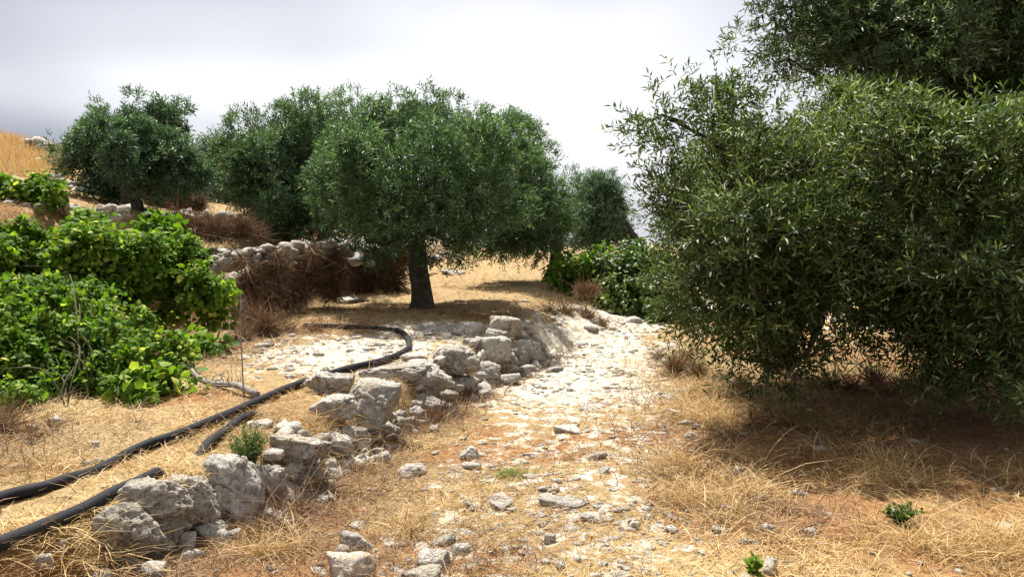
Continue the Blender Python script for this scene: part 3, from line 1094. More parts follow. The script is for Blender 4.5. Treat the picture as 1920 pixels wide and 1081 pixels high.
# ------------------------------------------------------------------ build: stones on the ground
ROCKS = [  # u, v, w, h, material, label
    (668, 1010, 74, 44, 'stone', 'flat topped pale rock in straw below the wall, near bottom edge'), (655, 1066, 96, 70, 'stone_ochre', 'orange stained white rock cut off by the bottom edge'),
    (812, 1050, 66, 40, 'stone_pale', 'rough white rock at bottom edge right of the orange stained one'), (790, 1078, 80, 30, 'stone_pale', 'low white slab cut by the bottom edge'),
    (863, 1030, 44, 24, 'stone_pale', 'small pointed white stone above the bottom rubble'), (882, 850, 46, 30, 'stone_pale', 'rounded white stone lying in straw in the middle of the path edge'),
    (884, 873, 40, 18, 'stone_pale', 'flat white stone just below the rounded one'), (1120, 855, 40, 22, 'stone_pale', 'single white stone on the bare orange soil'),
    (1064, 806, 56, 18, 'stone_pale', 'low white rubble slab beside the orange soil patch'), (1056, 942, 100, 18, 'stone', 'long thin white slab with a dark gap beneath it'),
    (1030, 1010, 28, 24, 'stone_pale', 'small white stone below the long thin slab'), (1112, 970, 52, 26, 'stone_pale', 'white lump below the right end of the long slab'),
    (1190, 985, 24, 16, 'stone', 'small grey stone low on the path, left of the tangled brown straw'), (772, 880, 56, 32, 'stone', 'grey stone half buried in straw by the wall foot'),
    (1400, 1014, 26, 14, 'stone_pale', 'small oval white stone on red soil at the shadow edge'), (1520, 998, 34, 18, 'stone_pale', 'white stone on red soil below the shadow'),
    (1440, 990, 30, 12, 'stone_pale', 'thin white flake on red soil between two whiter stones'), (1445, 1062, 30, 34, 'stone_pale', 'white stone beside the little green seedling at bottom edge'),
    (1386, 884, 26, 22, 'stone_grey', 'grey stone in the tree shadow by straw tuft'), (1342, 868, 18, 18, 'stone_grey', 'grey pebble at the shadow tip'),
    (1430, 932, 24, 10, 'stone_grey', 'flat thin stone inside the olive shadow, right of the grey stone'), (487, 795, 50, 20, 'stone_pale', 'white stone beside the green weed, above the wall'),
    (320, 822, 34, 12, 'stone_pale', 'flat white stone against the upper pipe'), (184, 866, 22, 14, 'stone', 'left one of two small round stones touching the upper pipe'), (204, 864, 20, 15, 'stone', 'right one of two small round stones touching the upper pipe'),
    (160, 872, 22, 14, 'stone', 'low stone at the upper pipe, left of the two round ones'), (62, 803, 22, 14, 'stone_pale', 'small white stone near left edge above the pipes'), (104, 787, 26, 14, 'stone_pale', 'small white stone in dry brush below the vines'),
    (178, 834, 18, 14, 'stone', 'round stone alone in straw above the pipe'), (275, 903, 30, 20, 'stone_grey', 'grey stone set where the lower pipe vanishes'), (115, 1022, 26, 18, 'stone_grey', 'brown round stone under the lower pipe'),
    (80, 1055, 40, 26, 'stone_pale', 'white stone near lower left corner'), (442, 575, 34, 30, 'stone', 'grey boulder at the end of the vine hedge'),
    (650, 562, 60, 14, 'stone_pale', 'white ledge stone in the shade left of the trunk'), (848, 510, 50, 16, 'stone_pale', 'pale slab in the clearing right of the trunk'),
    (1185, 598, 40, 16, 'stone_pale', 'white slab below the green thicket'), (1150, 584, 26, 14, 'stone', 'small rock on the bare mound left of the green thicket'),
    (1255, 745, 40, 14, 'stone_pale', 'flat white stone on the far path verge'), (1262, 772, 36, 12, 'stone_pale', 'flat white stone nearer on the path verge'), (1295, 815, 30, 12, 'stone_pale', 'white stone at the edge of golden tuft')]
for i, (u, v, w, h, mat, lab) in enumerate(ROCKS):
    p = G(u, v + h * 0.35)
    y = p[1]
    hw, hh = 0.5 * w * y / F, 0.5 * h * y / F
    hd = max(hw * 0.75, hh)
    k = 0.75 if h < w * 0.6 else 0.95
    me = rock_mesh('rock', 300 + i, hw, hd, hh * k + 0.01, 4 if w > 40 else 3, 0.12, 0.4)
    o = link('rock', me, M[mat])
    o.location = (p[0], y + hd * 0.3, p[2] + hh * k * 0.45)
    o.rotation_euler = (0.08 * math.sin(i * 3.3), 0.1 * math.sin(i * 1.7), 0)
    tag(o, lab, 'rock', 'loose rocks on the ground')

# rubble of the path: the larger stones one by one, the rest as gravel
g = rng(77)
variants = []
for k in range(12):
    p, f = rock_shape(500 + k, 2, 8, 0.14, 0.5)
    me = make_mesh('stone', p, f, smooth_shade=False)
    me.materials.append(M['stone_pale'] if k % 3 else M['stone'])
    variants.append(me)


def scatter(n, y0, y1, seed, dens):
    g = rng(seed)
    X, Y = [], []
    while sum(map(len, X)) < n:
        y = y0 * (y1 / y0) ** g.random(6000)
        x = g.uniform(-0.72, 0.72, 6000) * y
        m = g.random(6000) < dens(x, y)
        X.append(x[m])
        Y.append(y[m])
    return np.concatenate(X)[:n], np.concatenate(Y)[:n]


def stone_dens(x, y):
    return np.clip(pale_mask(x, y) ** 1.5 * (0.35 + 0.65 * smooth(-0.05, 0.12, n2(x, y, 1.6, 2, 51))) + 0.012, 0, 1) * (np.abs(sdist(x, y, W1)) > 0.16)


X, Y = scatter(620, 3.6, 16.0, 88, stone_dens)
Z = H(X, Y)
S1 = sdist(X, Y, W1)
PM = path_mask(X, Y) > 0.5
count = {'path': 0, 'ground': 0}
for i in range(len(X)):
    which = 'path' if PM[i] else 'ground'
    if count[which] >= 295:
        continue
    count[which] += 1
    s = (0.013 + 0.009 * g.gamma(1.3, 1.0)) * (0.7 + Y[i] / 12)
    s = min(s, 0.13)
    o = bpy.data.objects.new('stone', variants[int(g.integers(12))])
    COL.objects.link(o)
    o.parent = OBJ[which]
    a, b = s * g.uniform(0.9, 1.9), s * g.uniform(0.22, 0.5)
    o.scale = (a, s, b)
    o.location = (X[i], Y[i], Z[i] + b * 0.25)
    o.rotation_euler = (g.normal() * 0.22, g.normal() * 0.22, g.uniform(0, 6.28))

acc = Acc()
X, Y = scatter(7000, 3.5, 18.0, 89, stone_dens)
Z = H(X, Y)
shapes = [rock_shape(700 + k, 1, 7, 0.12, 0.3) for k in range(10)]
for i in range(len(X)):
    p, f = shapes[i % 10]
    s = (0.006 + 0.005 * g.gamma(1.3, 1.0)) * (0.7 + Y[i] / 11)
    ang = g.uniform(0, 6.28)
    ca, sa = math.cos(ang), math.sin(ang)
    q = p * np.array([s * g.uniform(0.8, 1.8), s, s * g.uniform(0.3, 0.7)])
    q = np.stack([q[:, 0] * ca - q[:, 1] * sa, q[:, 0] * sa + q[:, 1] * ca, q[:, 2]], -1)
    acc.add(q + np.array([X[i], Y[i], Z[i] + s * 0.15]), f, 0.5)
tag(link('gravel', acc.mesh('gravel'), M['stone_pale']), 'pale limestone gravel strewn over the path and terrace', 'gravel', kind='stuff')

# ------------------------------------------------------------------ build: pipes
def pipe_on_ground(name, label, pix, radius, n, lift=None):
    pts = [G(u, v) for u, v in pix]
    ln = smooth_line(pts, n)
    z = H(ln[:, 0], ln[:, 1])
    k = np.ones(41) / 41
    z = np.convolve(np.pad(z, 20, 'edge'), k, 'valid')
    ln[:, 2] = z + radius * 0.85
    if lift is not None:
        ln[:, 2] += np.interp(np.linspace(0, 1, n), *lift)
    v, f = tube(ln, radius, 14)
    base = ln[0].copy()
    a = Acc()
    a.add(v, f, 0.5)
    o = link(name, a.mesh(name, base, True), M['pipe'])
    o.location = base
    tag(o, label, 'pipe', 'black irrigation pipes')
    return ln


pipe_on_ground('water_pipe', 'long black pipe from the left edge that curves back behind the wall stones',
               [(-160, 1010), (0, 948), (90, 920), (170, 890), (240, 860), (330, 825), (440, 780), (560, 727), (650, 698), (715, 685), (752, 668), (768, 650), (752, 630), (715, 620), (640, 617), (570, 616)], 0.034, 160,
               lift=([0, 0.10, 0.16, 0.20, 0.245, 0.30, 1.0], [0, 0, 0.0, -0.03, -0.03, 0.01, 0.01]))
pipe_on_ground('water_pipe', 'thicker black pipe in the lower left corner running up to the wall boulders',
               [(-150, 1090), (0, 1034), (80, 1000), (150, 968), (215, 935), (250, 917), (285, 900), (310, 888)], 0.035, 80, lift=([0, 0.90, 1.0], [0, 0, -0.08]))
pipe_on_ground('water_pipe', 'short black pipe piece emerging from straw beside the green weed',
               [(366, 856), (405, 830), (445, 803), (490, 774)], 0.033, 60, lift=([0, 0.22, 0.85, 1.0], [-0.06, 0.0, 0.0, -0.05]))

# ------------------------------------------------------------------ build: vines and shrubs
vg = 'grapevines on the left terrace'
b = G(230, 640)
vine('grapevine', 'tall dense grapevine mass with dark hollows at the left, upper half', (b[0], b[1], b[2]), px_lobes([
    (15, 484, 56, 8.6), (100, 490, 52, 8.8), (185, 488, 52, 9.0), (265, 488, 48, 9.2), (330, 494, 46, 9.4), (385, 539, 40, 9.6), (60, 534, 50, 8.6), (160, 524, 48, 9.0), (255, 529, 46, 9.3), (325, 564, 38, 9.5),
    (395, 594, 26, 9.6), (130, 479, 34, 10), (-60, 494, 62, 8.2), (225, 474, 34, 9.8), (-40, 564, 55, 8.2), (300, 464, 34, 9.8), (425, 549, 22, 9.8), (80, 570, 50, 8.2), (170, 565, 40, 8.5)], 0.25, 21), 31, 29000, 0.052, group=vg, canes=44, cane_top=0.2)
b = G(140, 745)
vine('grapevine', 'lower yellow-green grapevine shoots spilling forward onto the straw', (b[0], b[1], b[2]), px_lobes([
    (110, 625, 42, 7.0), (185, 635, 46, 7.2), (50, 690, 50, 6.6), (130, 700, 50, 6.7), (215, 690, 42, 6.9), (270, 670, 38, 7.3), (320, 660, 34, 7.6), (40, 625, 45, 6.9), (160, 590, 40, 7.4),
    (-30, 680, 50, 6.4), (250, 620, 36, 7.6), (20, 735, 34, 6.2), (80, 735, 34, 6.3), (140, 735, 30, 6.4), (190, 725, 30, 6.5), (330, 690, 22, 7.4), (40, 580, 46, 7.6), (110, 575, 46, 7.8), (190, 580, 34, 8.0)], 0.2, 22), 32, 19000, 0.043, group=vg, canes=26, inner=0.2, cane_top=0.3)
b = G(262, 750)
vine('grapevine', 'small trailing vine runner on dry ground right of the vine mass, nearest the pipe', (b[0], b[1], b[2]), px_lobes([(235, 735, 20, 6.5), (265, 745, 18, 6.4), (300, 722, 22, 6.7), (335, 720, 16, 6.8)], 0.05, 23), 33, 520, 0.075, group=vg, canes=6, cane_top=0.1)
b = G(385, 668)
vine('grapevine', 'thin green vine runner creeping over brown litter toward the thin stalk', (b[0], b[1], b[2]), px_lobes([(350, 668, 18, 8.4), (385, 662, 15, 8.5), (420, 660, 12, 8.6), (370, 645, 14, 8.6)], 0.05, 24), 34, 420, 0.075, group=vg, canes=6, cane_top=0.1)
b = G(60, 385)
vine('grapevine', 'green vine bush on the upper terrace at left edge beneath the dry hill', (b[0], b[1], b[2]), px_lobes([(10, 356, 28, b[1]), (60, 358, 26, b[1]), (100, 370, 20, b[1] - .3), (40, 376, 24, b[1] - .4), (-30, 365, 34, b[1])], 0.2, 25), 35, 5200, 0.075, group=vg, canes=8)
b = np.array([-6.05, 11.6, hz(-6.05, 11.6)])
vine('grapevine', 'upright vine shoots rising over the white stones below the left tree', (b[0], b[1], b[2]), px_lobes([(165, 420, 18, 11.5), (180, 430, 20, 11.3), (140, 430, 18, 11.5), (160, 445, 24, 11.2)], 0.1, 26), 36, 1500, 0.07, group=vg, canes=8, cane_top=0.2)
b = np.array([-4.85, 11.0, hz(-4.85, 11.0)])
vine('grapevine', 'dark round vine clump at the top of the vine mass beside the brown bank', (b[0], b[1], b[2]), px_lobes([(292, 432, 20, 11), (280, 445, 20, 10.8), (312, 445, 18, 11)], 0.1, 27), 37, 1500, 0.085, group=vg, canes=6, cane_top=0.12)

tg = 'green thicket on the far side of the path'
b = G(1100, 560)
vine('shrub', 'bright green leafy shrub at the far end of the path, nearest the clearing', (b[0], b[1], b[2]), px_lobes([(1075, 512, 38, b[1]), (1105, 502, 34, b[1] + .4), (1065, 535, 28, b[1] - .2), (1135, 498, 34, b[1] + .6)], 0.1, 41), 41, 3400, 0.08, group=tg, cat='shrub', canes=8)
b = G(1170, 585)
vine('shrub', 'mixed green shrub in the middle of the thicket under the drooping olive', (b[0], b[1], b[2]), px_lobes([(1150, 515, 44, b[1] + .5), (1195, 510, 46, b[1] + .4), (1165, 555, 42, b[1]), (1140, 540, 36, b[1]), (1205, 565, 40, b[1] - .2), (1185, 488, 30, b[1] + .8)], 0.2, 42), 42, 6400, 0.07, mat='shrub_leaf', group=tg, cat='shrub', canes=10)
b = G(1235, 600)
vine('shrub', 'dark green shrub tucked against the drooping olive branches', (b[0], b[1], b[2]), px_lobes([(1235, 540, 40, b[1]), (1255, 580, 30, b[1] - .1), (1225, 490, 40, b[1] + .6)], 0.2, 43), 43, 3000, 0.075, mat='shrub_leaf', group=tg, cat='shrub', canes=8)


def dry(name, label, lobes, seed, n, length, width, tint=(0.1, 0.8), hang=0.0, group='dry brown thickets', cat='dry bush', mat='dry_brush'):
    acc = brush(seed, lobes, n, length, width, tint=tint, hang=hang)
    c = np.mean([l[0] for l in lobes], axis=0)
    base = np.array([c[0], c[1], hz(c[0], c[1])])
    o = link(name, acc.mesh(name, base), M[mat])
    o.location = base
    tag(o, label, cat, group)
    return o


dry('dry_bush', 'large brown dry thicket hanging over the face of the terrace wall', px_lobes([(505, 510, 38, 12.2), (560, 520, 42, 12.8), (610, 510, 42, 13.6), (490, 560, 34, 11.8), (550, 555, 30, 12.6), (625, 540, 26, 13.8), (470, 530, 26, 11.6), (520, 478, 13, 11.9), (590, 470, 14, 12.7), (455, 488, 12, 11.3), (630, 480, 16, 13.6)], 0.15, 61), 61, 19000, 0.19, 0.008, (0.0, 1.0), 0.45)
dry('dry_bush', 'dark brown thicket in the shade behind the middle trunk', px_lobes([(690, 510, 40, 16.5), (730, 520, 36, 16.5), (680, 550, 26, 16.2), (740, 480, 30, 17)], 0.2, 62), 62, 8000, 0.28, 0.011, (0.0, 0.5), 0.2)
dry('dry_bush', 'reddish brown brush along the second terrace bank below the left trees', px_lobes([(360, 428, 22, 14.5), (405, 430, 24, 14.7), (450, 432, 24, 15), (480, 442, 14, 15.2), (335, 420, 18, 14.3)], 0.1, 63), 63, 11000, 0.17, 0.009, (0.1, 0.8), 0.1)
dry('dry_bush', 'greyish brown brush beside the thick trunk of the upper left tree', px_lobes([(300, 372, 24, 18), (340, 378, 24, 18), (370, 385, 20, 18), (280, 360, 18, 18.4)], 0.2, 64), 64, 7000, 0.22, 0.011, (0.1, 0.7))
dry('dry_bush', 'low red-brown weeds at the foot of the vines beside the thin stalk', px_lobes([(500, 620, 24, 10.2), (455, 640, 20, 9.8), (540, 630, 20, 10.4), (480, 600, 20, 10.8), (590, 630, 16, 10.6)], 0.1, 65), 65, 5000, 0.15, 0.006, (0.2, 0.95), 0.0)
dry('dry_bush', 'reddish dry weeds at left edge below the vines', px_lobes([(15, 800, 20, 5.3), (60, 812, 14, 5.3), (-20, 795, 24, 5.3), (100, 800, 10, 5.5)], 0.1, 66), 66, 1500, 0.14, 0.0035, (0.3, 1.0))
dry('dry_bush', 'brown dead tangle at the foot of the wall under the big boulder', px_lobes([(770, 810, 24, 6.9), (810, 800, 26, 7.1), (850, 790, 24, 7.5), (740, 830, 20, 6.5), (880, 750, 20, 8.4), (930, 720, 24, 9.4)], 0.1, 67), 67, 3600, 0.2, 0.005, (0.15, 0.9))
dry('dry_bush', 'brown weeds at the verge below the drooping olive branches', px_lobes([(1265, 690, 16, 9.8), (1310, 700, 17, 9.6), (1285, 670, 12, 10.4), (1350, 712, 14, 9.4), (1235, 670, 10, 10.6), (1390, 722, 12, 9.0)], 0.1, 68), 68, 3000, 0.17, 0.005, (0.25, 1.0))
dry('dry_bush', 'sunlit tangle of dead branches under the drooping olive, beside its trunk', px_lobes([(1560, 722, 13, 8.7), (1600, 735, 13, 8.5), (1640, 715, 14, 8.9), (1690, 730, 14, 8.8), (1660, 745, 12, 8.5), (1730, 740, 14, 8.6), (1525, 735, 11, 8.5)], 0.2, 69), 69, 2600, 0.26, 0.007, (0.2, 1.0))
dry('dry_bush', 'faded brown scrub patch inside the green thicket', px_lobes([(1090, 545, 14, 14.6), (1112, 545, 11, 14.6)], 0.1, 70), 70, 1500, 0.12, 0.007, (0.3, 0.9))
dry('dry_bush', 'brown dry growth over the mound at the end of the low wall', px_lobes([(1060, 592, 14, 13.4), (1100, 598, 15, 13.6), (1030, 590, 12, 13.2), (1130, 610, 10, 13.4)], 0.1, 71), 71, 2600, 0.2, 0.007, (0.3, 0.95))
dry('dry_bush', 'dead brown stalks hanging from the wall below the flat topped boulder', px_lobes([(600, 920, 30, 5.0), (560, 960, 26, 4.8), (520, 1000, 30, 4.5), (470, 1030, 28, 4.3)], 0.08, 72), 72, 1300, 0.22, 0.004, (0.3, 1.0), 0.3)

# ------------------------------------------------------------------ build: terrace walls behind
wall_variants = []
for k in range(10):
    me = make_mesh('stone', *rock_shape(1600 + k, 2, 8, 0.2, 0.2))
    me.materials.append(M['stone_grey'] if k % 3 else M['stone'])
    wall_variants.append(me)


def terrace_wall(name, label, rows, seed, n, size, mat='stone'):
    """rows: list of (u, v, depth) along the course; stones scattered round it"""
    g = rng(seed)
    P = np.array([at(*r) for r in rows])
    base = np.array([P[:, 0].mean(), P[:, 1].mean(), 0])
    base[2] = hz(base[0], base[1])
    w = thing(name, label, 'stone wall', tuple(base), 'terrace walls')
    w['kind'] = 'thing'
    T = np.linspace(0, len(P) - 1.001, n)
    for k, t in enumerate(T):
        i = int(t)
        c = P[i] + (P[i + 1] - P[i]) * (t - i)
        s = size * min(0.45 + g.gamma(2.0, 0.28), 1.7)
        o = bpy.data.objects.new('stone', wall_variants[int(g.integers(10))])
        COL.objects.link(o)
        o.parent = w
        o.scale = (s * g.uniform(0.8, 1.3), s, s * g.uniform(0.5, 0.85))
        c = c + np.array([g.normal() * size * 0.4, g.normal() * size * 1.6, g.uniform(-2.2, 0.5) * size])
        c[2] = max(c[2], hz(c[0], c[1]) + s * g.uniform(-0.1, 0.35))
        o.location = Vector(c - base)
        o.rotation_euler = (g.normal() * 0.3, g.normal() * 0.3, g.uniform(0, 6.28))
    return w


terrace_wall('terrace_wall', 'rough stone wall topped by pale rubble above the brown hanging thicket', [(385, 490, 10.8), (440, 478, 11.4), (500, 470, 12), (560, 465, 12.6), (610, 460, 13.4), (648, 462, 14.2)], 81, 200, 0.075)
terrace_wall('terrace_wall', 'low stone edging above the reddish brush bank', [(305, 405, 14.4), (350, 402, 14.7), (400, 403, 15), (450, 408, 15.3)], 82, 60, 0.085)
terrace_wall('terrace_wall', 'white stone heap showing over the vine tops left of the thick trunk', [(20, 378, 13.4), (70, 385, 13.4), (110, 388, 13.5), (190, 392, 13.5), (225, 395, 13.6)], 83, 90, 0.08)
terrace_wall('terrace_wall', 'scree of white stones slanting down behind the upper left tree', [(95, 330, 20), (130, 345, 19.5), (160, 362, 19), (200, 375, 18.6), (232, 388, 18.2)], 84, 110, 0.10)
terrace_wall('terrace_wall', 'pale rocks on the dry hilltop beside the upper left crown', [(58, 268, 30), (80, 268, 30), (95, 275, 30), (100, 300, 28)], 85, 50, 0.14)
terrace_wall('terrace_wall', 'dark stones of the shaded bank behind the middle trunk', [(655, 470, 15), (700, 480, 17), (740, 485, 18.5), (800, 478, 22), (850, 475, 25)], 86, 60, 0.10)

# ------------------------------------------------------------------ build: dry grass
def grass_dens(x, y):
    pale = pale_mask(x, y)
    d = (1 - 0.75 * pale) * (0.14 + 0.86 * smooth(-0.10, 0.12, n2(x, y, 1.5, 3, 61)))
    d = d * (1 - 0.75 * blob(x, y, 0.75, 6.55, 0.7, 0.28)) * (1 - 0.75 * blob(x, y, 2.0, 4.7, 0.9, 0.55)) * (1 - 0.45 * blob(x, y, 3.4, 6.2, 1.8, 1.3))  # last factor thins straw over the soil darkened for the olive's shadow
    return np.clip(d, 0, 1)


g = rng(91)
acc = Acc()
X, Y = scatter(90000, 3.3, 15.0, 92, grass_dens)
tn = 0.54 + 1.5 * n2(X, Y, 0.9, 3, 63) - 0.28 * red_shade_mask(X, Y) - 0.22 * blob(X, Y, 3.6, 6.6, 2.2, 1.6)  # last blob: brown litter tone under the olive, also painting its shadow darker
sc = 0.7 + Y / 16
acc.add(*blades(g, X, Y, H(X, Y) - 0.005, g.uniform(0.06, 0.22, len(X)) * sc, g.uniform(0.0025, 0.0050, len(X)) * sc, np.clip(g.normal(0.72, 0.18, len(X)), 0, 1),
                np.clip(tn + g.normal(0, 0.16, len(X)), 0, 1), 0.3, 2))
X, Y = scatter(20000, 15.0, 45.0, 93, lambda x, y: np.clip(1 - 0.9 * pale_mask(x, y), 0, 1))
sc = Y / 14
acc.add(*blades(g, X, Y, H(X, Y) - 0.01, g.uniform(0.10, 0.32, len(X)) * sc ** 0.4, g.uniform(0.005, 0.010, len(X)) * sc, np.clip(g.normal(0.45, 0.2, len(X)), 0, 1),
                np.clip(0.5 + 0.7 * n2(X, Y, 0.5, 3, 64) + g.normal(0, 0.14, len(X)), 0, 1), 0.3, 2))
# taller golden growth in front of and under the right-hand olive
def gold_dens(x, y):
    d = 1.0 * blob(x, y, 2.35, 7.7, 0.8, 0.7) + 0.9 * blob(x, y, 4.2, 8.8, 1.4, 0.8) + 0.6 * blob(x, y, 2.0, 9.8, 0.5, 1.2) + 0.6 * blob(x, y, 1.5, 4.9, 0.35, 0.6) + 0.5 * blob(x, y, 2.7, 5.6, 0.7, 0.5) + 0.7 * blob(x, y, 2.9, 4.2, 0.9, 0.35)
    return np.clip(d * smooth(-0.12, 0.15, n2(x, y, 2.2, 2, 81)), 0, 1)
X, Y = scatter(16000, 3.6, 12.0, 95, gold_dens)
sc = 0.7 + Y / 16
acc.add(*blades(g, X, Y, H(X, Y) - 0.005, g.gamma(3.5, 0.045, len(X)) * sc, g.uniform(0.003, 0.0055, len(X)) * sc, np.clip(g.normal(0.35, 0.22, len(X)), 0, 1), np.clip(g.normal(0.6, 0.2, len(X)), 0, 1), 0.5, 3))
# upright brown weed stalks in patches
acc2 = Acc()
def weed_dens(x, y):
    s1 = sdist(x, y, W1)
    d = 0.9 * np.exp(-((s1 + 0.28) / 0.22) ** 2) * (y < 12) + 0.8 * blob(x, y, 1.35, 5.4, 0.5, 0.9) + 0.9 * blob(x, y, -3.0, 10.6, 1.3, 1.0) + 0.6 * blob(x, y, 2.3, 8.2, 0.7, 1.0)
    d = d + 0.5 * blob(x, y, -3.4, 5.2, 0.9, 0.7) + 0.55 * smooth(0.0, 0.15, n2(x, y, 0.9, 3, 71)) * (1 - pale_mask(x, y)) + 0.5 * blob(x, y, -1.5, 12.6, 2.0, 0.7)
    return np.clip(d, 0, 1)
X, Y = scatter(25000, 3.5, 14.0, 94, weed_dens)
sc = 0.7 + Y / 16
acc2.add(*blades(g, X, Y, H(X, Y) - 0.005, g.gamma(3.0, 0.045, len(X)) * sc, g.uniform(0.003, 0.006, len(X)) * sc, np.clip(g.normal(0.42, 0.22, len(X)), 0, 1), np.clip(g.normal(0.62, 0.22, len(X)), 0, 1), 0.5, 3))
tag(link('dry_weeds', acc2.mesh('dry_weeds'), M['dry_brush']), 'brown dead weed stalks along the wall foot and path verge', 'weeds', kind='stuff')
# golden growth on the hill at the upper left
n = 9000
Y = g.uniform(22, 40, n)
X = -(960 - g.uniform(-60, 140, n)) / F * Y
acc.add(*blades(g, X, Y, H(X, Y), g.uniform(0.25, 0.8, n), g.uniform(0.012, 0.022, n), g.uniform(0.0, 0.25, n), np.clip(g.normal(0.55, 0.15, n), 0, 1), 0.2, 2))
tag(link('straw_grass', acc.mesh('straw_grass'), M['straw']), 'matted blond straw grass covering the terraces and verges', 'grass', kind='stuff')


def tuft(name, label, u, v, wpx, hpx, seed, n, tint, mat='straw', cat='grass tuft', group='dry grass tufts', lay=(0.1, 0.95), width=0.0034, spread=1.0):
    g = rng(seed)
    p = G(u, v)
    rw, hh = 0.5 * wpx * p[1] / F, hpx * p[1] / F
    nc = 7
    ca, cd = g.uniform(0, 6.28, nc), rw * np.sqrt(g.random(nc)) * 1.1
    ci = g.choice(nc, n, p=(lambda w: w / w.sum())(g.uniform(0.2, 1.0, nc)))
    chh = g.uniform(0.45, 1.2, nc)
    r = rw * 0.38 * np.abs(g.normal(size=n)) * spread
    a = g.uniform(0, 6.28, n)
    X = p[0] + cd[ci] * np.cos(ca[ci]) + r * np.cos(a)
    Y = p[1] + (cd[ci] * np.sin(ca[ci]) + r * np.sin(a)) * 0.8
    Z = H(X, Y) - 0.01
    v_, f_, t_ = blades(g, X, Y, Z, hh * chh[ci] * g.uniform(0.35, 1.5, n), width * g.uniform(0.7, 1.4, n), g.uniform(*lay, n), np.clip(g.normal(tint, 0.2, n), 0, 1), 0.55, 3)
    acc = Acc()
    acc.add(v_, f_, t_)
    o = link(name, acc.mesh(name, p), M[mat])
    o.location = p
    tag(o, label, cat, group)
    return o


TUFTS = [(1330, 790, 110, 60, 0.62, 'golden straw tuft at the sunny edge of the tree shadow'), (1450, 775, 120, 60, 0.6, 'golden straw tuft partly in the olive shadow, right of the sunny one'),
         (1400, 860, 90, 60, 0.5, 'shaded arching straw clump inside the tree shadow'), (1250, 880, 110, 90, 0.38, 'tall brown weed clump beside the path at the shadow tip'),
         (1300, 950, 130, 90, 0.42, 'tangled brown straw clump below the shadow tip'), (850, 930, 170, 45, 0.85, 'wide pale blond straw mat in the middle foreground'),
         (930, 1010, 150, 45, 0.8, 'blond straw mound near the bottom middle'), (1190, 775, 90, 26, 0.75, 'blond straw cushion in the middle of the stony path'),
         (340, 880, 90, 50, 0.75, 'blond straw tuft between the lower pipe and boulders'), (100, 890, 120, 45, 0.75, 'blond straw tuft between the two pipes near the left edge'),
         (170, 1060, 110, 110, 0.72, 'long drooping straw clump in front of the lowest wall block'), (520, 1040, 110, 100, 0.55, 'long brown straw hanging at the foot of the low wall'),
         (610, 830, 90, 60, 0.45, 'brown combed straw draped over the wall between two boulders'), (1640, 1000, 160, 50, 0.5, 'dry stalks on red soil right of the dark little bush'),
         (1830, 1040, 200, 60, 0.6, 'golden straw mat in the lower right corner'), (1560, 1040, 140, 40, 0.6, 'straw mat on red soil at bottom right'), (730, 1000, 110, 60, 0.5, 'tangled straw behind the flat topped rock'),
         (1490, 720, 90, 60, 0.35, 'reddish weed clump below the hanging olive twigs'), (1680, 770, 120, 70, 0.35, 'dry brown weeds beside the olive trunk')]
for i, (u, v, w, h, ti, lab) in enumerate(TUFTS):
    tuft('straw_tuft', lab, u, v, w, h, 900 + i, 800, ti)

tuft('green_grass_tuft', 'small bright green grass tuft in the straw beside the path', 975, 895, 60, 30, 950, 420, 0.5, 'green_grass', 'grass tuft', 'green weeds', (0.1, 0.5), 0.004)


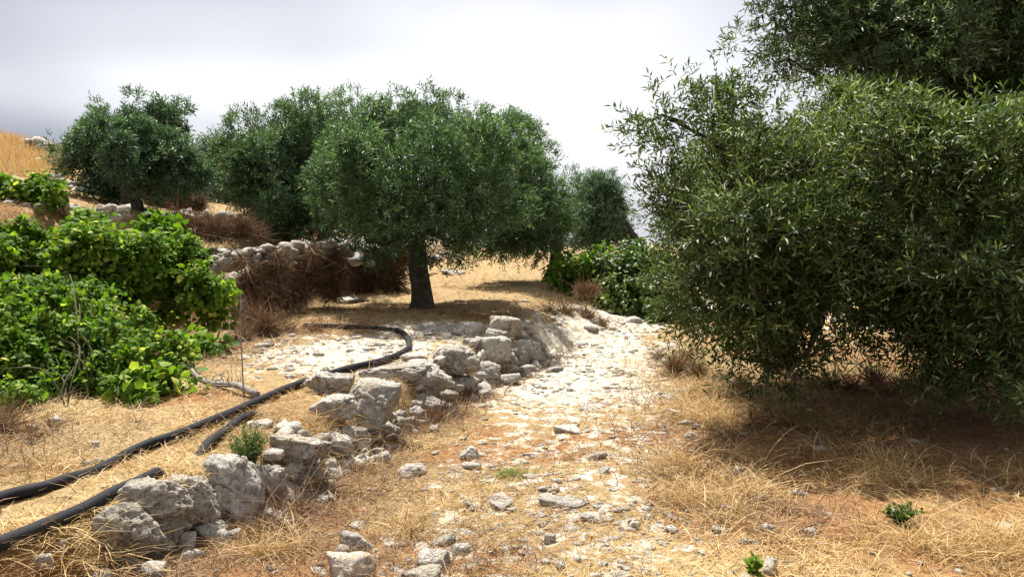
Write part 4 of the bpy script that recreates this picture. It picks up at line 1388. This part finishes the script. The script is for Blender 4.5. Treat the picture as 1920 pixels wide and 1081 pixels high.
def weed(name, label, u, v, wpx, hpx, seed, stems, leaf, mat, broad=False):
    """stems rising from one root, small leaves all along them"""
    g = rng(seed)
    p = G(u, v)
    rw, hh = 0.5 * wpx * p[1] / F, hpx * p[1] / F
    t = thing(name, label, 'weed', tuple(p), 'green weeds')
    sa, la = Acc(), Acc()
    for k in range(stems):
        a = g.uniform(0, 6.28)
        r = rw * math.sqrt(g.random())
        e = p + np.array([r * math.cos(a), r * math.sin(a), hh * g.uniform(0.45, 1.0) * (1 - 0.3 * r / rw)])
        ln = bend(p + np.array([g.normal() * 0.01, g.normal() * 0.01, -0.01]), e, seed * 13 + k, 12, 0.05, 0.05)
        v_, f_ = tube(ln, np.linspace(0.0028, 0.001, 12), 4, False)
        sa.add(v_, f_, 0.4)
        q = np.repeat(ln[2:], 3 if not broad else 1, axis=0)
        m = len(q)
        d = norm(g.normal(size=(m, 3)) + np.array([0, 0, 0.5]))
        nn = norm(g.normal(size=(m, 3)) * 0.5 + np.array([0, 0, 1]))
        ti = np.clip(g.normal(0.5, 0.2, m), 0, 1)
        if broad:
            la.add(*leaves_broad(q, d, nn, leaf * g.uniform(0.6, 1.2, m), ti))
        else:
            L = leaf * g.uniform(0.6, 1.3, m)
            la.add(*leaves_slim(q, d, nn, L, L * 0.16, ti))
    link('stem', sa.mesh('stem', p, True), M['green_grass'], t)
    tag(link('foliage', la.mesh('foliage', p), M[mat], t), kind='stuff')


weed('green_weed', 'feathery green weed growing behind the boulder beside the pipe', 468, 876, 80, 90, 44, 60, 0.034, 'shrub_leaf')
weed('green_weed', 'dark green round plant inside the olive shadow at lower right', 1690, 985, 70, 52, 45, 34, 0.026, 'shrub_leaf', True)
weed('green_weed', 'pale green seedling with round leaves at bottom edge', 1415, 1079, 34, 44, 46, 7, 0.036, 'vine_leaf', True)

# thin dry stalk and dead branch beside the pipe
b = G(458, 742)
a = Acc()
top = at(452, 560, b[1])
v, f = tube(bend(b - np.array([0, 0, 0.03]), top, 5, 12, 0.02), np.linspace(0.007, 0.003, 12), 6)
a.add(v, f, 0.5)
g = rng(6)
for k in range(14):
    s = b + (top - b) * g.uniform(0.45, 1.0)
    e = s + np.array([g.normal() * 0.07, g.normal() * 0.05, g.uniform(0.05, 0.16)])
    v, f = tube(bend(s, e, 60 + k, 5, 0.08), np.linspace(0.003, 0.0012, 5), 4, False)
    a.add(v, f, 0.5)
o = link('dry_stalk', a.mesh('dry_stalk', b, True), M['deadwood'])
o.location = b
tag(o, 'single tall thin dry stalk standing between vines and pipe', 'stalk')
a = Acc()
p0, p1 = G(362, 688), G(482, 752)
p0[2] += 0.06
p1[2] += 0.05
ln = bend(p0, p1, 8, 14, 0.05, 0.03)
v, f = tube(ln, np.linspace(0.016, 0.034, 14), 8, True, 0.2, 3)
a.add(v, f, 0.5)
for k in range(26):
    s = ln[int(g.integers(3, 13))]
    e = s + np.array([g.normal() * 0.10, g.normal() * 0.08, g.uniform(0.0, 0.16)])
    v, f = tube(bend(s, e, 90 + k, 5, 0.15), np.linspace(0.005, 0.0015, 5), 4, False)
    a.add(v, f, 0.5)
o = link('dead_branch', a.mesh('dead_branch', p0, True), M['deadwood'])
o.location = p0
tag(o, 'grey dead branch with twigs lying against the upper pipe', 'branch')
